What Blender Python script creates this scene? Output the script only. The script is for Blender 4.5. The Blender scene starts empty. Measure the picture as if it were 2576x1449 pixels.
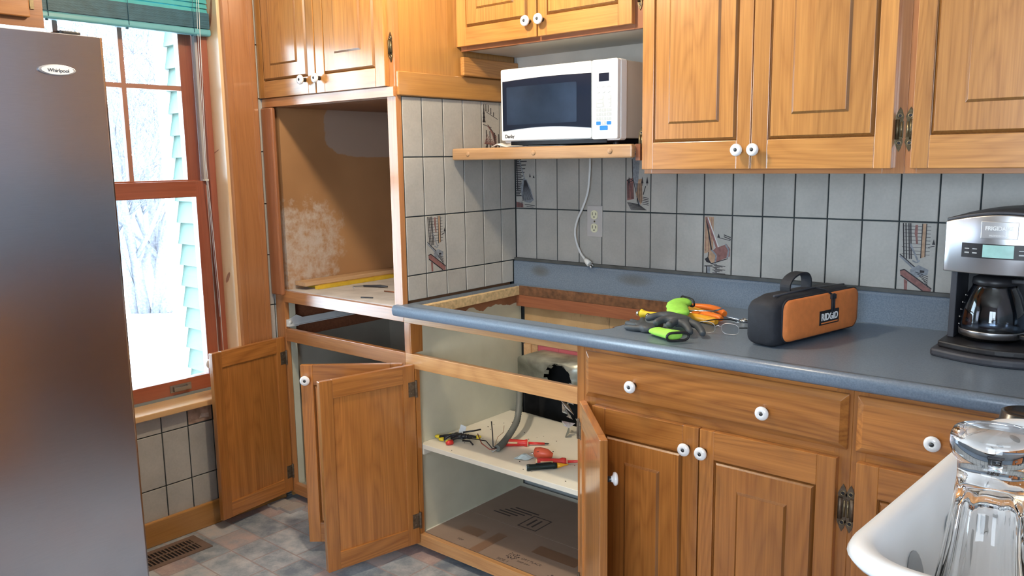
import bpy, bmesh, math, random
from mathutils import Vector, Matrix
random.seed(7)
C = bpy.context.scene.collection
sc = bpy.context.scene
PI = math.pi

# ------------------------------------------------------------------ camera
FL, PITCH, YAW, ROLL = 2078.6, -0.154732, -0.703336, -0.015008
cam_d = bpy.data.cameras.new('camera'); cam = bpy.data.objects.new('camera', cam_d); C.objects.link(cam)
fw = Vector((math.sin(YAW)*math.cos(PITCH), math.cos(YAW)*math.cos(PITCH), math.sin(PITCH)))
rt = fw.cross(Vector((0, 0, 1))).normalized(); up = rt.cross(fw)
r2 = math.cos(ROLL)*rt + math.sin(ROLL)*up; u2 = -math.sin(ROLL)*rt + math.cos(ROLL)*up
cam.matrix_world = Matrix(((r2.x, u2.x, -fw.x, 2.10013), (r2.y, u2.y, -fw.y, -2.50706), (r2.z, u2.z, -fw.z, 1.39432), (0, 0, 0, 1)))
cam_d.sensor_width = 36; cam_d.lens = 36*FL/2576; cam_d.clip_start = 0.02
sc.camera = cam

# ------------------------------------------------------------------ world, light, exposure
SKY = 14.0
wd = bpy.data.worlds.new('overcast_sky'); sc.world = wd; wd.use_nodes = True
wn = wd.node_tree; wn.nodes['Background'].inputs[0].default_value = (0.74, 0.87, 1.0, 1)
wn.nodes['Background'].inputs[1].default_value = SKY
sc.view_settings.view_transform = 'Standard'; sc.view_settings.look = 'None'
sc.view_settings.gamma = 1; sc.view_settings.use_curve_mapping = False
sc.view_settings.exposure = 0.24

def area(name, loc, rot, sx, sy, power=0, col=(1, 1, 1), portal=False):
    d = bpy.data.lights.new(name, 'AREA'); d.shape = 'RECTANGLE'; d.size = sx; d.size_y = sy; d.energy = power; d.color = col
    o = bpy.data.objects.new(name, d); C.objects.link(o); o.location = loc; o.rotation_euler = rot
    if portal: d.cycles.is_portal = True
    return o
# portals guide the daylight through the real window openings (they emit nothing themselves)
area('window_portal_left', (-0.97, -1.30, 1.3), (0, -PI/2, 0), 1.7, 1.05, portal=True)
area('window_portal_rear', (2.3, -4.02, 1.45), (PI/2, 0, 0), 1.5, 1.3, portal=True)
# the kitchen's ceiling lamp (warm); its fixture is built further down
LAMP = Vector((0.38, -1.06, 2.22))
ld = bpy.data.lights.new('ceiling_lamp_light', 'POINT'); ld.energy = 46; ld.color = (1.0, 0.83, 0.60); ld.shadow_soft_size = 0.05
lo = bpy.data.objects.new('ceiling_lamp_light', ld); C.objects.link(lo); lo.location = LAMP

# ------------------------------------------------------------------ materials
def new_mat(name):
    m = bpy.data.materials.new(name); m.use_nodes = True; nt = m.node_tree
    return m, nt, nt.nodes['Principled BSDF']
def N(nt, t, **kw):
    n = nt.nodes.new(t)
    for k, v in kw.items():
        if k.startswith('i_'):
            key = k[2:]
            n.inputs[int(key) if key.isdigit() else key].default_value = v
        else: setattr(n, k, v)
    return n
def ramp(nt, fac, stops):
    r = nt.nodes.new('ShaderNodeValToRGB'); cr = r.color_ramp
    while len(cr.elements) < len(stops): cr.elements.new(0.5)
    for e, (p, c) in zip(cr.elements, stops): e.position = p; e.color = (*c, 1)
    nt.links.new(fac, r.inputs[0]); return r.outputs[0]
def math_(nt, op, a, b=None):
    n = nt.nodes.new('ShaderNodeMath'); n.operation = op
    for i, v in enumerate((a, b)):
        if v is None: continue
        if isinstance(v, (int, float)): n.inputs[i].default_value = v
        else: nt.links.new(v, n.inputs[i])
    return n.outputs[0]
def mixc(nt, fac, a, b, mode='MIX'):
    n = nt.nodes.new('ShaderNodeMix'); n.data_type = 'RGBA'; n.blend_type = mode
    for i, v in ((0, fac), (6, a), (7, b)):
        if isinstance(v, (int, float)): n.inputs[i].default_value = v
        elif isinstance(v, tuple): n.inputs[i].default_value = (*v, 1)
        else: nt.links.new(v, n.inputs[i])
    return n.outputs[2]
def plain(name, col, rough=0.5, metal=0, var=0.06, scale=12, bump=0, coat=0, **kw):
    """a painted / plastic / metal surface with slight procedural mottling"""
    m, nt, b = new_mat(name)
    tc = N(nt, 'ShaderNodeTexCoord'); no = N(nt, 'ShaderNodeTexNoise', i_Scale=scale, i_Detail=4.0)
    nt.links.new(tc.outputs['Object'], no.inputs['Vector'])
    c = ramp(nt, no.outputs[0], [(0.3, tuple(x*(1-var) for x in col)), (0.7, tuple(min(1, x*(1+var)) for x in col))])
    nt.links.new(c, b.inputs['Base Color'])
    b.inputs['Roughness'].default_value = rough; b.inputs['Metallic'].default_value = metal; b.inputs['Coat Weight'].default_value = coat
    if bump:
        bp = N(nt, 'ShaderNodeBump', i_Strength=bump, i_Distance=0.002); n2 = N(nt, 'ShaderNodeTexNoise', i_Scale=scale*12)
        nt.links.new(tc.outputs['Object'], n2.inputs['Vector'])
        nt.links.new(n2.outputs[0], bp.inputs['Height']); nt.links.new(bp.outputs[0], b.inputs['Normal'])
    for k, v in kw.items(): b.inputs[k.replace('_', ' ')].default_value = v
    return m
def wood(name, light, dark, axis='z', rough=0.33, ring=0.55, pores=0.5, coat=0.25, scale=1.0, board=0.16):
    m, nt, b = new_mat(name)
    tc = N(nt, 'ShaderNodeTexCoord'); at = N(nt, 'ShaderNodeAttribute', attribute_name='tone')
    def mapped(k):
        mp = N(nt, 'ShaderNodeMapping'); s = [1.0, 1.0, 1.0]; s['xyz'.index(axis)] = k; mp.inputs['Scale'].default_value = s
        nt.links.new(add.outputs[0], mp.inputs[0]); return mp.outputs[0]
    off = N(nt, 'ShaderNodeVectorMath', operation='SCALE'); off.inputs[0].default_value = (7.3, 5.1, 3.7)
    nt.links.new(at.outputs['Fac'], off.inputs['Scale'])
    add = N(nt, 'ShaderNodeVectorMath', operation='ADD')
    nt.links.new(tc.outputs['Object'], add.inputs[0]); nt.links.new(off.outputs[0], add.inputs[1])
    # the glued-up boards of a panel: each about 9 cm wide with its own tone and figure
    sp = N(nt, 'ShaderNodeSeparateXYZ'); nt.links.new(add.outputs[0], sp.inputs[0])
    cell = math_(nt, 'FLOOR', math_(nt, 'MULTIPLY', sp.outputs[0 if axis == 'z' else 2], 11.0))
    wn_ = N(nt, 'ShaderNodeTexWhiteNoise', noise_dimensions='1D'); nt.links.new(cell, wn_.inputs['W'])
    m1 = N(nt, 'ShaderNodeVectorMath', operation='SCALE'); m1.inputs[0].default_value = (0.0, 3.1, 0.0); nt.links.new(wn_.outputs[0], m1.inputs['Scale'])
    a2 = N(nt, 'ShaderNodeVectorMath', operation='ADD'); nt.links.new(mapped(0.11), a2.inputs[0]); nt.links.new(m1.outputs[0], a2.inputs[1])
    n1 = N(nt, 'ShaderNodeTexNoise', i_Scale=5.0*scale, i_Detail=2.0, i_Roughness=0.4, i_Distortion=0.3); nt.links.new(a2.outputs[0], n1.inputs['Vector'])
    fr = math_(nt, 'FRACT', math_(nt, 'MULTIPLY', n1.outputs[0], 26.0))
    rg = math_(nt, 'POWER', math_(nt, 'SUBTRACT', 1.0, math_(nt, 'ABSOLUTE', math_(nt, 'SUBTRACT', math_(nt, 'MULTIPLY', fr, 2.0), 1.0))), 1.6)
    n2 = N(nt, 'ShaderNodeTexNoise', i_Scale=210.0*scale, i_Detail=3.0, i_Roughness=0.6); nt.links.new(mapped(0.022), n2.inputs['Vector'])
    n4 = N(nt, 'ShaderNodeTexNoise', i_Scale=60.0*scale, i_Detail=3.0, i_Roughness=0.6); nt.links.new(mapped(0.03), n4.inputs['Vector'])
    f = math_(nt, 'MULTIPLY', rg, ring*0.42)
    f = math_(nt, 'ADD', f, math_(nt, 'MULTIPLY', math_(nt, 'SUBTRACT', n2.outputs[0], 0.42), pores*1.7))
    f = math_(nt, 'ADD', f, math_(nt, 'MULTIPLY', math_(nt, 'SUBTRACT', n4.outputs[0], 0.40), pores*1.0))
    f = math_(nt, 'ADD', f, 0.09)
    c = ramp(nt, f, [(0.0, light), (0.9, dark)])
    tw = math_(nt, 'ADD', math_(nt, 'MULTIPLY', at.outputs['Fac'], 0.28), 0.86-board/2)
    tw = math_(nt, 'ADD', tw, math_(nt, 'MULTIPLY', wn_.outputs[0], board))
    c = mixc(nt, 1.0, c, tw, 'MULTIPLY')
    nt.links.new(c, b.inputs['Base Color']); b.inputs['Roughness'].default_value = rough
    b.inputs['Coat Weight'].default_value = coat*3.2; b.inputs['Coat Roughness'].default_value = 0.15
    bp = N(nt, 'ShaderNodeBump', i_Strength=0.15, i_Distance=0.001); nt.links.new(n2.outputs[0], bp.inputs['Height']); nt.links.new(bp.outputs[0], b.inputs['Normal'])
    return m

OL, OD = (0.58, 0.275, 0.075), (0.27, 0.098, 0.022)
WZ = wood('varnished_oak_upright', OL, OD, 'z'); WX = wood('varnished_oak_rail', OL, OD, 'x'); WY = wood('varnished_oak_rail_deep', OL, OD, 'y')
FL_, FD_ = (0.54, 0.24, 0.085), (0.27, 0.09, 0.03)
FZ_ = wood('face_frame_wood_upright', FL_, FD_, 'z', ring=0.3); FX_ = wood('face_frame_wood_rail', FL_, FD_, 'x', ring=0.3)
BL, BD = (0.52, 0.205, 0.046), (0.21, 0.063, 0.013)  # same varnished oak, the dimmer light low down put into a darker tone
BZ = wood('dim_light_oak_upright', BL, BD, 'z'); BX = wood('dim_light_oak_rail', BL, BD, 'x', ring=0.8)
BEV = {}
for nm, lt, dk in (('varnished_oak_upright', OL, OD), ('dim_light_oak_upright', BL, BD)): BEV[nm] = wood('stain_darkened_groove_'+nm, tuple(c*0.55 for c in lt), tuple(c*0.65 for c in dk), 'z', board=0)
CASE = wood('casing_fir', (0.46, 0.20, 0.075), (0.27, 0.10, 0.035), 'z', ring=0.35)
PINE = wood('pale_pine', (0.80, 0.56, 0.33), (0.62, 0.36, 0.17), 'z', ring=0.15, pores=0.2)
PINEY = wood('pale_pine_sill', (0.80, 0.50, 0.24), (0.60, 0.32, 0.12), 'y', ring=0.2, pores=0.2)
BASEB = wood('baseboard_wood', (0.58, 0.29, 0.08), (0.36, 0.15, 0.04), 'y', ring=0.25)
SHELFW = wood('shelf_maple', (0.50, 0.30, 0.145), (0.25, 0.115, 0.045), 'x', ring=0.4, rough=0.45)
SASH = wood('red_stained_sash', (0.30, 0.085, 0.045), (0.18, 0.045, 0.024), 'z', ring=0.2)
SASHY = wood('red_stained_sash_rail', (0.33, 0.095, 0.05), (0.19, 0.05, 0.026), 'y', ring=0.2)
PLYB = wood('stained_plywood_panel', (0.56, 0.29, 0.08), (0.30, 0.125, 0.035), 'z', ring=0.35, scale=0.8)
RAW = wood('raw_lumber', (0.62, 0.40, 0.22), (0.42, 0.22, 0.10), 'y', ring=0.3, rough=0.7, coat=0)
DARKW = wood('old_brown_board', (0.30, 0.11, 0.05), (0.13, 0.04, 0.02), 'x', ring=0.4, rough=0.6, coat=0)
CREAM = plain('cream_cabinet_paint', (0.60, 0.585, 0.455), 0.55, var=0.10, scale=4)
CREAMW = plain('white_shelf_paint', (0.74, 0.70, 0.60), 0.5, var=0.07, scale=5)
WHITEP = plain('white_plastic', (0.84, 0.86, 0.87), 0.3, var=0.015)
MWHITE = plain('microwave_white', (0.80, 0.83, 0.84), 0.28, var=0.01)
MGREY = plain('microwave_grey_steel', (0.50, 0.49, 0.44), 0.45, var=0.02)
GREYP = plain('light_grey_print', (0.45, 0.48, 0.50), 0.5)
BLUEP = plain('blue_print', (0.02, 0.20, 0.62), 0.4)
BLACKG = plain('dark_glass', (0.012, 0.018, 0.035), 0.08, var=0.05)
MWIN = plain('microwave_window_mesh', (0.022, 0.036, 0.065), 0.10, var=0.3, scale=7)
BLACK = plain('black_plastic', (0.015, 0.015, 0.018), 0.42)
BLACKS = plain('black_shade_and_dirt', (0.010, 0.010, 0.010), 0.95, var=0.5, scale=20)  # near-black for the shade inside cavity and duct; also the dirt crumbs
DGREY = plain('dark_grey_plastic', (0.04, 0.043, 0.055), 0.45)
GROUT = plain('dark_grout', (0.025, 0.035, 0.04), 0.85)
INK = plain('tile_ink', (0.022, 0.02, 0.026), 0.4)
REDI = plain('tile_red_brown', (0.24, 0.11, 0.10), 0.4, var=0.25, scale=90)
TANI = plain('tile_tan', (0.42, 0.27, 0.17), 0.4, var=0.2, scale=90)
GREYI = plain('tile_grey', (0.22, 0.24, 0.27), 0.4, var=0.3, scale=90)
SNOWI = plain('tile_white_ground', (0.62, 0.60, 0.60), 0.3)
PORC = plain('porcelain_knob', (0.88, 0.88, 0.88), 0.12, var=0.01, coat=0.5)
STEEL = plain('brushed_steel', (0.60, 0.61, 0.63), 0.3, metal=1)
CHROME = plain('chrome', (0.75, 0.76, 0.78), 0.1, metal=1)
BRASS = plain('dark_antique_brass', (0.12, 0.095, 0.055), 0.42, metal=0.8, var=0.35, scale=120)
BRASSL = plain('rubbed_brass', (0.30, 0.24, 0.14), 0.35, metal=0.9, var=0.2, scale=90)
RUST = plain('worn_hinge_steel', (0.16, 0.12, 0.085), 0.5, metal=0.7, var=0.35, scale=80)
PINK = plain('pink_foam_board', (0.50, 0.11, 0.14), 0.75, var=0.1)
ORANGE = plain('orange_nylon', (0.72, 0.22, 0.055), 0.72, var=0.07, scale=60, bump=0.3)
BLKNYL = plain('black_nylon', (0.013, 0.016, 0.024), 0.75, var=0.2, scale=60, bump=0.3)
LIME = plain('lime_knit', (0.36, 0.80, 0.10), 0.85, var=0.08, scale=80, bump=0.5)
RUBBER = plain('grey_glove_rubber', (0.055, 0.065, 0.075), 0.55, var=0.15, scale=30)
RED = plain('red_handle', (0.62, 0.035, 0.03), 0.38)
SALMON = plain('salmon_plastic', (0.80, 0.13, 0.06), 0.4)
CREAMP = plain('cream_plastic', (0.80, 0.58, 0.33), 0.4)
YELL = plain('yellow_plastic', (0.78, 0.60, 0.03), 0.45)
AMBER = plain('amber_grip', (0.80, 0.38, 0.02), 0.4)
ORG2 = plain('orange_grip', (0.85, 0.20, 0.02), 0.4)
WIRE = plain('grey_conduit', (0.13, 0.14, 0.13), 0.55, var=0.15)
IVORY = plain('ivory_outlet', (0.74, 0.72, 0.52), 0.35)
PLATE = plain('painted_outlet_plate', (0.50, 0.475, 0.46), 0.45)
CORD = plain('white_cord', (0.68, 0.70, 0.70), 0.45)
PAPER = plain('white_paper', (0.78, 0.80, 0.80), 0.6)
TEAL = plain('teal_blind', (0.07, 0.36, 0.38), 0.5, var=0.08)
TEALD = plain('teal_blind_stack', (0.04, 0.125, 0.175), 0.5, var=0.2, scale=30)
VENTM = plain('brown_vent_metal', (0.22, 0.155, 0.125), 0.5, metal=0.3)
CAULK = plain('grey_silicone', (0.075, 0.08, 0.08), 0.6, var=0.25, scale=20)
SILVERP = plain('silver_plastic', (0.55, 0.56, 0.58), 0.35, metal=0.7)
LCD = plain('pale_lcd', (0.34, 0.60, 0.58), 0.3, var=0.1, scale=50)
CARD = plain('cardboard', (0.29, 0.205, 0.155), 0.8, var=0.10, scale=6)
CARDT = plain('brown_parcel_tape', (0.25, 0.14, 0.085), 0.35)
CARDI = plain('cardboard_ink', (0.07, 0.05, 0.045), 0.7)
FOIL = plain('crumpled_foil', (0.66, 0.68, 0.72), 0.22, metal=1, var=0.1)
WALLP = masked('two_tone_wall_for_reflection', (0.20, 0.085, 0.05), (0.50, 0.52, 0.56), 0.92, 0.0, 3.0) if False else None
CEILM = plain('ceiling_paint', (0.72, 0.69, 0.62), 0.9, var=0.02)
SUBP = plain('grey_plasterboard', (0.36, 0.39, 0.40), 0.8, var=0.08, scale=8)
SNOW = plain('snow', (0.90, 0.93, 0.97), 0.8, var=0.02, scale=1)
BARK = plain('tree_bark', (0.13, 0.13, 0.15), 0.9, var=0.3, scale=30)
SIDING = plain('green_siding', (0.055, 0.095, 0.078), 0.6, var=0.05)
SIDET = plain('white_trim_paint', (0.85, 0.88, 0.90), 0.5)
YSTRIP = plain('yellow_painted_strip', (0.62, 0.40, 0.03), 0.5, var=0.15, scale=25)

def tile_mat():
    m, nt, b = new_mat('glazed_tile')
    tc = N(nt, 'ShaderNodeTexCoord'); n1 = N(nt, 'ShaderNodeTexNoise', i_Scale=6.0, i_Detail=5.0, i_Roughness=0.6)
    n2 = N(nt, 'ShaderNodeTexNoise', i_Scale=120.0, i_Detail=2.0); at = N(nt, 'ShaderNodeAttribute', attribute_name='tone')
    nt.links.new(tc.outputs['Object'], n1.inputs['Vector']); nt.links.new(tc.outputs['Object'], n2.inputs['Vector'])
    f = math_(nt, 'ADD', math_(nt, 'MULTIPLY', n1.outputs[0], 0.8), math_(nt, 'MULTIPLY', n2.outputs[0], 0.25))
    c = ramp(nt, f, [(0.35, (0.37, 0.36, 0.335)), (0.75, (0.50, 0.485, 0.45))])
    c = mixc(nt, 1.0, c, math_(nt, 'ADD', math_(nt, 'MULTIPLY', at.outputs['Fac'], 0.10), 0.95), 'MULTIPLY')
    nt.links.new(c, b.inputs['Base Color']); b.inputs['Roughness'].default_value = 0.42
    bp = N(nt, 'ShaderNodeBump', i_Strength=0.08, i_Distance=0.001); nt.links.new(n2.outputs[0], bp.inputs['Height']); nt.links.new(bp.outputs[0], b.inputs['Normal'])
    return m
TILE = tile_mat()
def laminate():
    m, nt, b = new_mat('blue_grey_laminate')
    tc = N(nt, 'ShaderNodeTexCoord'); n1 = N(nt, 'ShaderNodeTexNoise', i_Scale=260.0, i_Detail=2.0); n2 = N(nt, 'ShaderNodeTexNoise', i_Scale=3.0, i_Detail=3.0)
    for n in (n1, n2): nt.links.new(tc.outputs['Object'], n.inputs['Vector'])
    c = ramp(nt, n1.outputs[0], [(0.35, (0.125, 0.168, 0.225)), (0.65, (0.172, 0.218, 0.282))])
    # two scorch stains on the upstand behind the removed cooktop
    sp = N(nt, 'ShaderNodeSeparateXYZ'); nt.links.new(tc.outputs['Object'], sp.inputs[0])
    tot = None
    for cx, w_ in ((0.135, 0.055), (0.56, 0.085)):
        dx = math_(nt, 'DIVIDE', math_(nt, 'SUBTRACT', sp.outputs[0], cx), w_); dz = math_(nt, 'DIVIDE', math_(nt, 'SUBTRACT', sp.outputs[2], 0.965), 0.026)
        g = math_(nt, 'SUBTRACT', 1.0, math_(nt, 'ADD', math_(nt, 'MULTIPLY', dx, dx), math_(nt, 'MULTIPLY', dz, dz)))
        g = math_(nt, 'MULTIPLY', math_(nt, 'MAXIMUM', g, 0.0), 0.55)
        tot = g if tot is None else math_(nt, 'ADD', tot, g)
    yb = math_(nt, 'GREATER_THAN', sp.outputs[1], -0.024)
    tot = math_(nt, 'MULTIPLY', math_(nt, 'MULTIPLY', tot, yb), math_(nt, 'ADD', 0.5, n2.outputs[0]))
    c = mixc(nt, tot, c, (0.085, 0.075, 0.05))
    nt.links.new(c, b.inputs['Base Color']); b.inputs['Roughness'].default_value = 0.3
    return m
LAM = laminate()
def masked(name, a, b_, zlev, amp, scale, rough=0.6, axis=2, soft=0.01):
    """material a below / b_ above an irregular line"""
    m, nt, b = new_mat(name)
    tc = N(nt, 'ShaderNodeTexCoord'); n = N(nt, 'ShaderNodeTexNoise', i_Scale=scale, i_Detail=4.0); nt.links.new(tc.outputs['Object'], n.inputs['Vector'])
    sp = N(nt, 'ShaderNodeSeparateXYZ'); nt.links.new(tc.outputs['Object'], sp.inputs[0])
    v = math_(nt, 'ADD', sp.outputs[axis], math_(nt, 'MULTIPLY', math_(nt, 'SUBTRACT', n.outputs[0], 0.5), amp))
    mr = N(nt, 'ShaderNodeMapRange'); nt.links.new(v, mr.inputs[0]); mr.inputs[1].default_value = zlev-soft; mr.inputs[2].default_value = zlev+soft
    n2 = N(nt, 'ShaderNodeTexNoise', i_Scale=9.0, i_Detail=5.0); nt.links.new(tc.outputs['Object'], n2.inputs['Vector'])
    ca = ramp(nt, n2.outputs[0], [(0.3, tuple(x*0.88 for x in a)), (0.7, a)]); cb = ramp(nt, n2.outputs[0], [(0.3, tuple(x*(0.5 if amp else 0.95) for x in b_)), (0.7, b_)])
    nt.links.new(mixc(nt, mr.outputs[0], ca, cb), b.inputs['Base Color']); b.inputs['Roughness'].default_value = rough
    return m
def banded_wall():
    m, nt, b = new_mat('wall_bands_for_reflection')  # unseen walls; colour bands made up for the steel refrigerator door to reflect
    tc = N(nt, 'ShaderNodeTexCoord'); sp = N(nt, 'ShaderNodeSeparateXYZ'); nt.links.new(tc.outputs['Object'], sp.inputs[0])
    mr = N(nt, 'ShaderNodeMapRange'); nt.links.new(sp.outputs[2], mr.inputs[0]); mr.inputs[1].default_value = 0; mr.inputs[2].default_value = 2.42
    c = ramp(nt, mr.outputs[0], [(0.0, (0.18, 0.075, 0.055)), (0.16, (0.18, 0.075, 0.055)), (0.20, (0.24, 0.31, 0.40)), (0.52, (0.34, 0.42, 0.50)), (0.58, (0.62, 0.60, 0.66))])
    nt.links.new(c, b.inputs['Base Color']); b.inputs['Roughness'].default_value = 0.6; return m
WALLP = banded_wall()
CREAM_BARE = masked('cream_paint_stopping_short_of_bare_wood', (0.60, 0.585, 0.455), (0.36, 0.15, 0.07), 0.835, 0.10, 7.0, soft=0.001)
def stained_ply():
    m, nt, b = new_mat('water_stained_ply')
    tc = N(nt, 'ShaderNodeTexCoord'); mp = N(nt, 'ShaderNodeMapping'); mp.inputs['Scale'].default_value = (1, 1, 0.22); nt.links.new(tc.outputs['Object'], mp.inputs[0])
    n = N(nt, 'ShaderNodeTexNoise', i_Scale=45.0, i_Detail=5.0, i_Roughness=0.7, i_Distortion=1.0); nt.links.new(mp.outputs[0], n.inputs['Vector'])
    n2 = N(nt, 'ShaderNodeTexNoise', i_Scale=9.0, i_Detail=4.0); nt.links.new(tc.outputs['Object'], n2.inputs['Vector'])
    c = ramp(nt, n2.outputs[0], [(0.3, (0.40, 0.25, 0.115)), (0.7, (0.56, 0.38, 0.20))])
    f = N(nt, 'ShaderNodeMapRange'); nt.links.new(math_(nt, 'ADD', n.outputs[0], math_(nt, 'MULTIPLY', n2.outputs[0], 0.35)), f.inputs[0]); f.inputs[1].default_value = 0.80; f.inputs[2].default_value = 0.88
    nt.links.new(mixc(nt, f.outputs[0], c, (0.13, 0.065, 0.03)), b.inputs['Base Color']); b.inputs['Roughness'].default_value = 0.7; return m
STAINPLY = stained_ply()
def oven_lining():
    m, nt, b = new_mat('brown_hardboard_with_worn_paint')
    tc = N(nt, 'ShaderNodeTexCoord'); n = N(nt, 'ShaderNodeTexNoise', i_Scale=2.4, i_Detail=3.0); n2 = N(nt, 'ShaderNodeTexNoise', i_Scale=26.0, i_Detail=6.0, i_Roughness=0.7)
    for q in (n, n2): nt.links.new(tc.outputs['Object'], q.inputs['Vector'])
    sp = N(nt, 'ShaderNodeSeparateXYZ'); nt.links.new(tc.outputs['Object'], sp.inputs[0])
    base = ramp(nt, n.outputs[0], [(0.3, (0.30, 0.15, 0.065)), (0.7, (0.44, 0.235, 0.105))])
    # worn white patch low near the front and pale filler patch high at the back
    def blob(cy, cz, ry, rz):
        a = math_(nt, 'DIVIDE', math_(nt, 'SUBTRACT', sp.outputs[1], cy), ry); c = math_(nt, 'DIVIDE', math_(nt, 'SUBTRACT', sp.outputs[2], cz), rz)
        return math_(nt, 'SUBTRACT', 1.0, math_(nt, 'ADD', math_(nt, 'POWER', math_(nt, 'ABSOLUTE', a), 3.0), math_(nt, 'POWER', math_(nt, 'ABSOLUTE', c), 3.0)))
    def step(v, k, lo, hi):
        s = math_(nt, 'ADD', v, math_(nt, 'MULTIPLY', math_(nt, 'SUBTRACT', n2.outputs[0], 0.5), k))
        mr = N(nt, 'ShaderNodeMapRange'); nt.links.new(s, mr.inputs[0]); mr.inputs[1].default_value = lo; mr.inputs[2].default_value = hi; return mr.outputs[0]
    s1 = step(blob(-0.50, 1.05, 0.20, 0.20), 4.5, 0.1, 1.3); s2 = step(blob(-0.13, 1.53, 0.25, 0.12), 0.5, 0.0, 0.08)
    c = mixc(nt, math_(nt, 'MULTIPLY', s1, 0.7), base, (0.58, 0.53, 0.47)); c = mixc(nt, math_(nt, 'MULTIPLY', s2, 0.75), c, (0.40, 0.33, 0.28))
    nt.links.new(c, b.inputs['Base Color']); b.inputs['Roughness'].default_value = 0.38
    return m
OVLIN = oven_lining()
def fridge_steel():
    m, nt, b = new_mat('brushed_stainless_door')
    tc = N(nt, 'ShaderNodeTexCoord'); mp = N(nt, 'ShaderNodeMapping'); mp.inputs['Scale'].default_value = (1, 0.02, 1)
    n = N(nt, 'ShaderNodeTexNoise', i_Scale=1400.0, i_Detail=2.0); nt.links.new(tc.outputs['Object'], mp.inputs[0]); nt.links.new(mp.outputs[0], n.inputs['Vector'])
    c = ramp(nt, n.outputs[0], [(0.3, (0.52, 0.52, 0.57)), (0.7, (0.56, 0.56, 0.61))]); nt.links.new(c, b.inputs['Base Color'])
    b.inputs['Metallic'].default_value = 1; b.inputs['Roughness'].default_value = 0.20
    return m
FSTEEL = fridge_steel()
GALV = plain('galvanised_duct', (0.40, 0.42, 0.38), 0.42, metal=0.75, var=0.35, scale=16)
def glass(name, col=(1, 1, 1), rough=0.0, ior=1.5):
    m, nt, b = new_mat(name)
    b.inputs['Base Color'].default_value = (*col, 1); b.inputs['Roughness'].default_value = rough
    b.inputs['Transmission Weight'].default_value = 1.0; b.inputs['IOR'].default_value = ior
    return m
GLASS = glass('clear_glass', ior=1.42); CARAF = glass('carafe_glass', (0.55, 0.60, 0.66)); COFFEE = glass('smoked_plastic', (0.15, 0.15, 0.16))
def pane_mat():
    m, nt, b = new_mat('window_pane_glass'); nt.nodes.remove(b)
    tr = N(nt, 'ShaderNodeBsdfTransparent'); tr.inputs[0].default_value = (0.94, 0.98, 0.98, 1); gl = N(nt, 'ShaderNodeBsdfGlossy', i_Roughness=0.02)
    fr = N(nt, 'ShaderNodeFresnel', i_IOR=1.45); mx = N(nt, 'ShaderNodeMixShader')
    nt.links.new(fr.outputs[0], mx.inputs[0]); nt.links.new(tr.outputs[0], mx.inputs[1]); nt.links.new(gl.outputs[0], mx.inputs[2])
    nt.links.new(mx.outputs[0], nt.nodes['Material Output'].inputs[0]); return m
PANE = pane_mat()
def lens_mat():
    m, nt, b = new_mat('spectacle_lens'); nt.nodes.remove(b)
    tr = N(nt, 'ShaderNodeBsdfTransparent'); tr.inputs[0].default_value = (0.93, 0.95, 0.97, 1); gl = N(nt, 'ShaderNodeBsdfGlossy', i_Roughness=0.03)
    mx = N(nt, 'ShaderNodeMixShader'); mx.inputs[0].default_value = 0.16
    nt.links.new(tr.outputs[0], mx.inputs[1]); nt.links.new(gl.outputs[0], mx.inputs[2]); nt.links.new(mx.outputs[0], nt.nodes['Material Output'].inputs[0]); return m
LENS = lens_mat()
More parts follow.
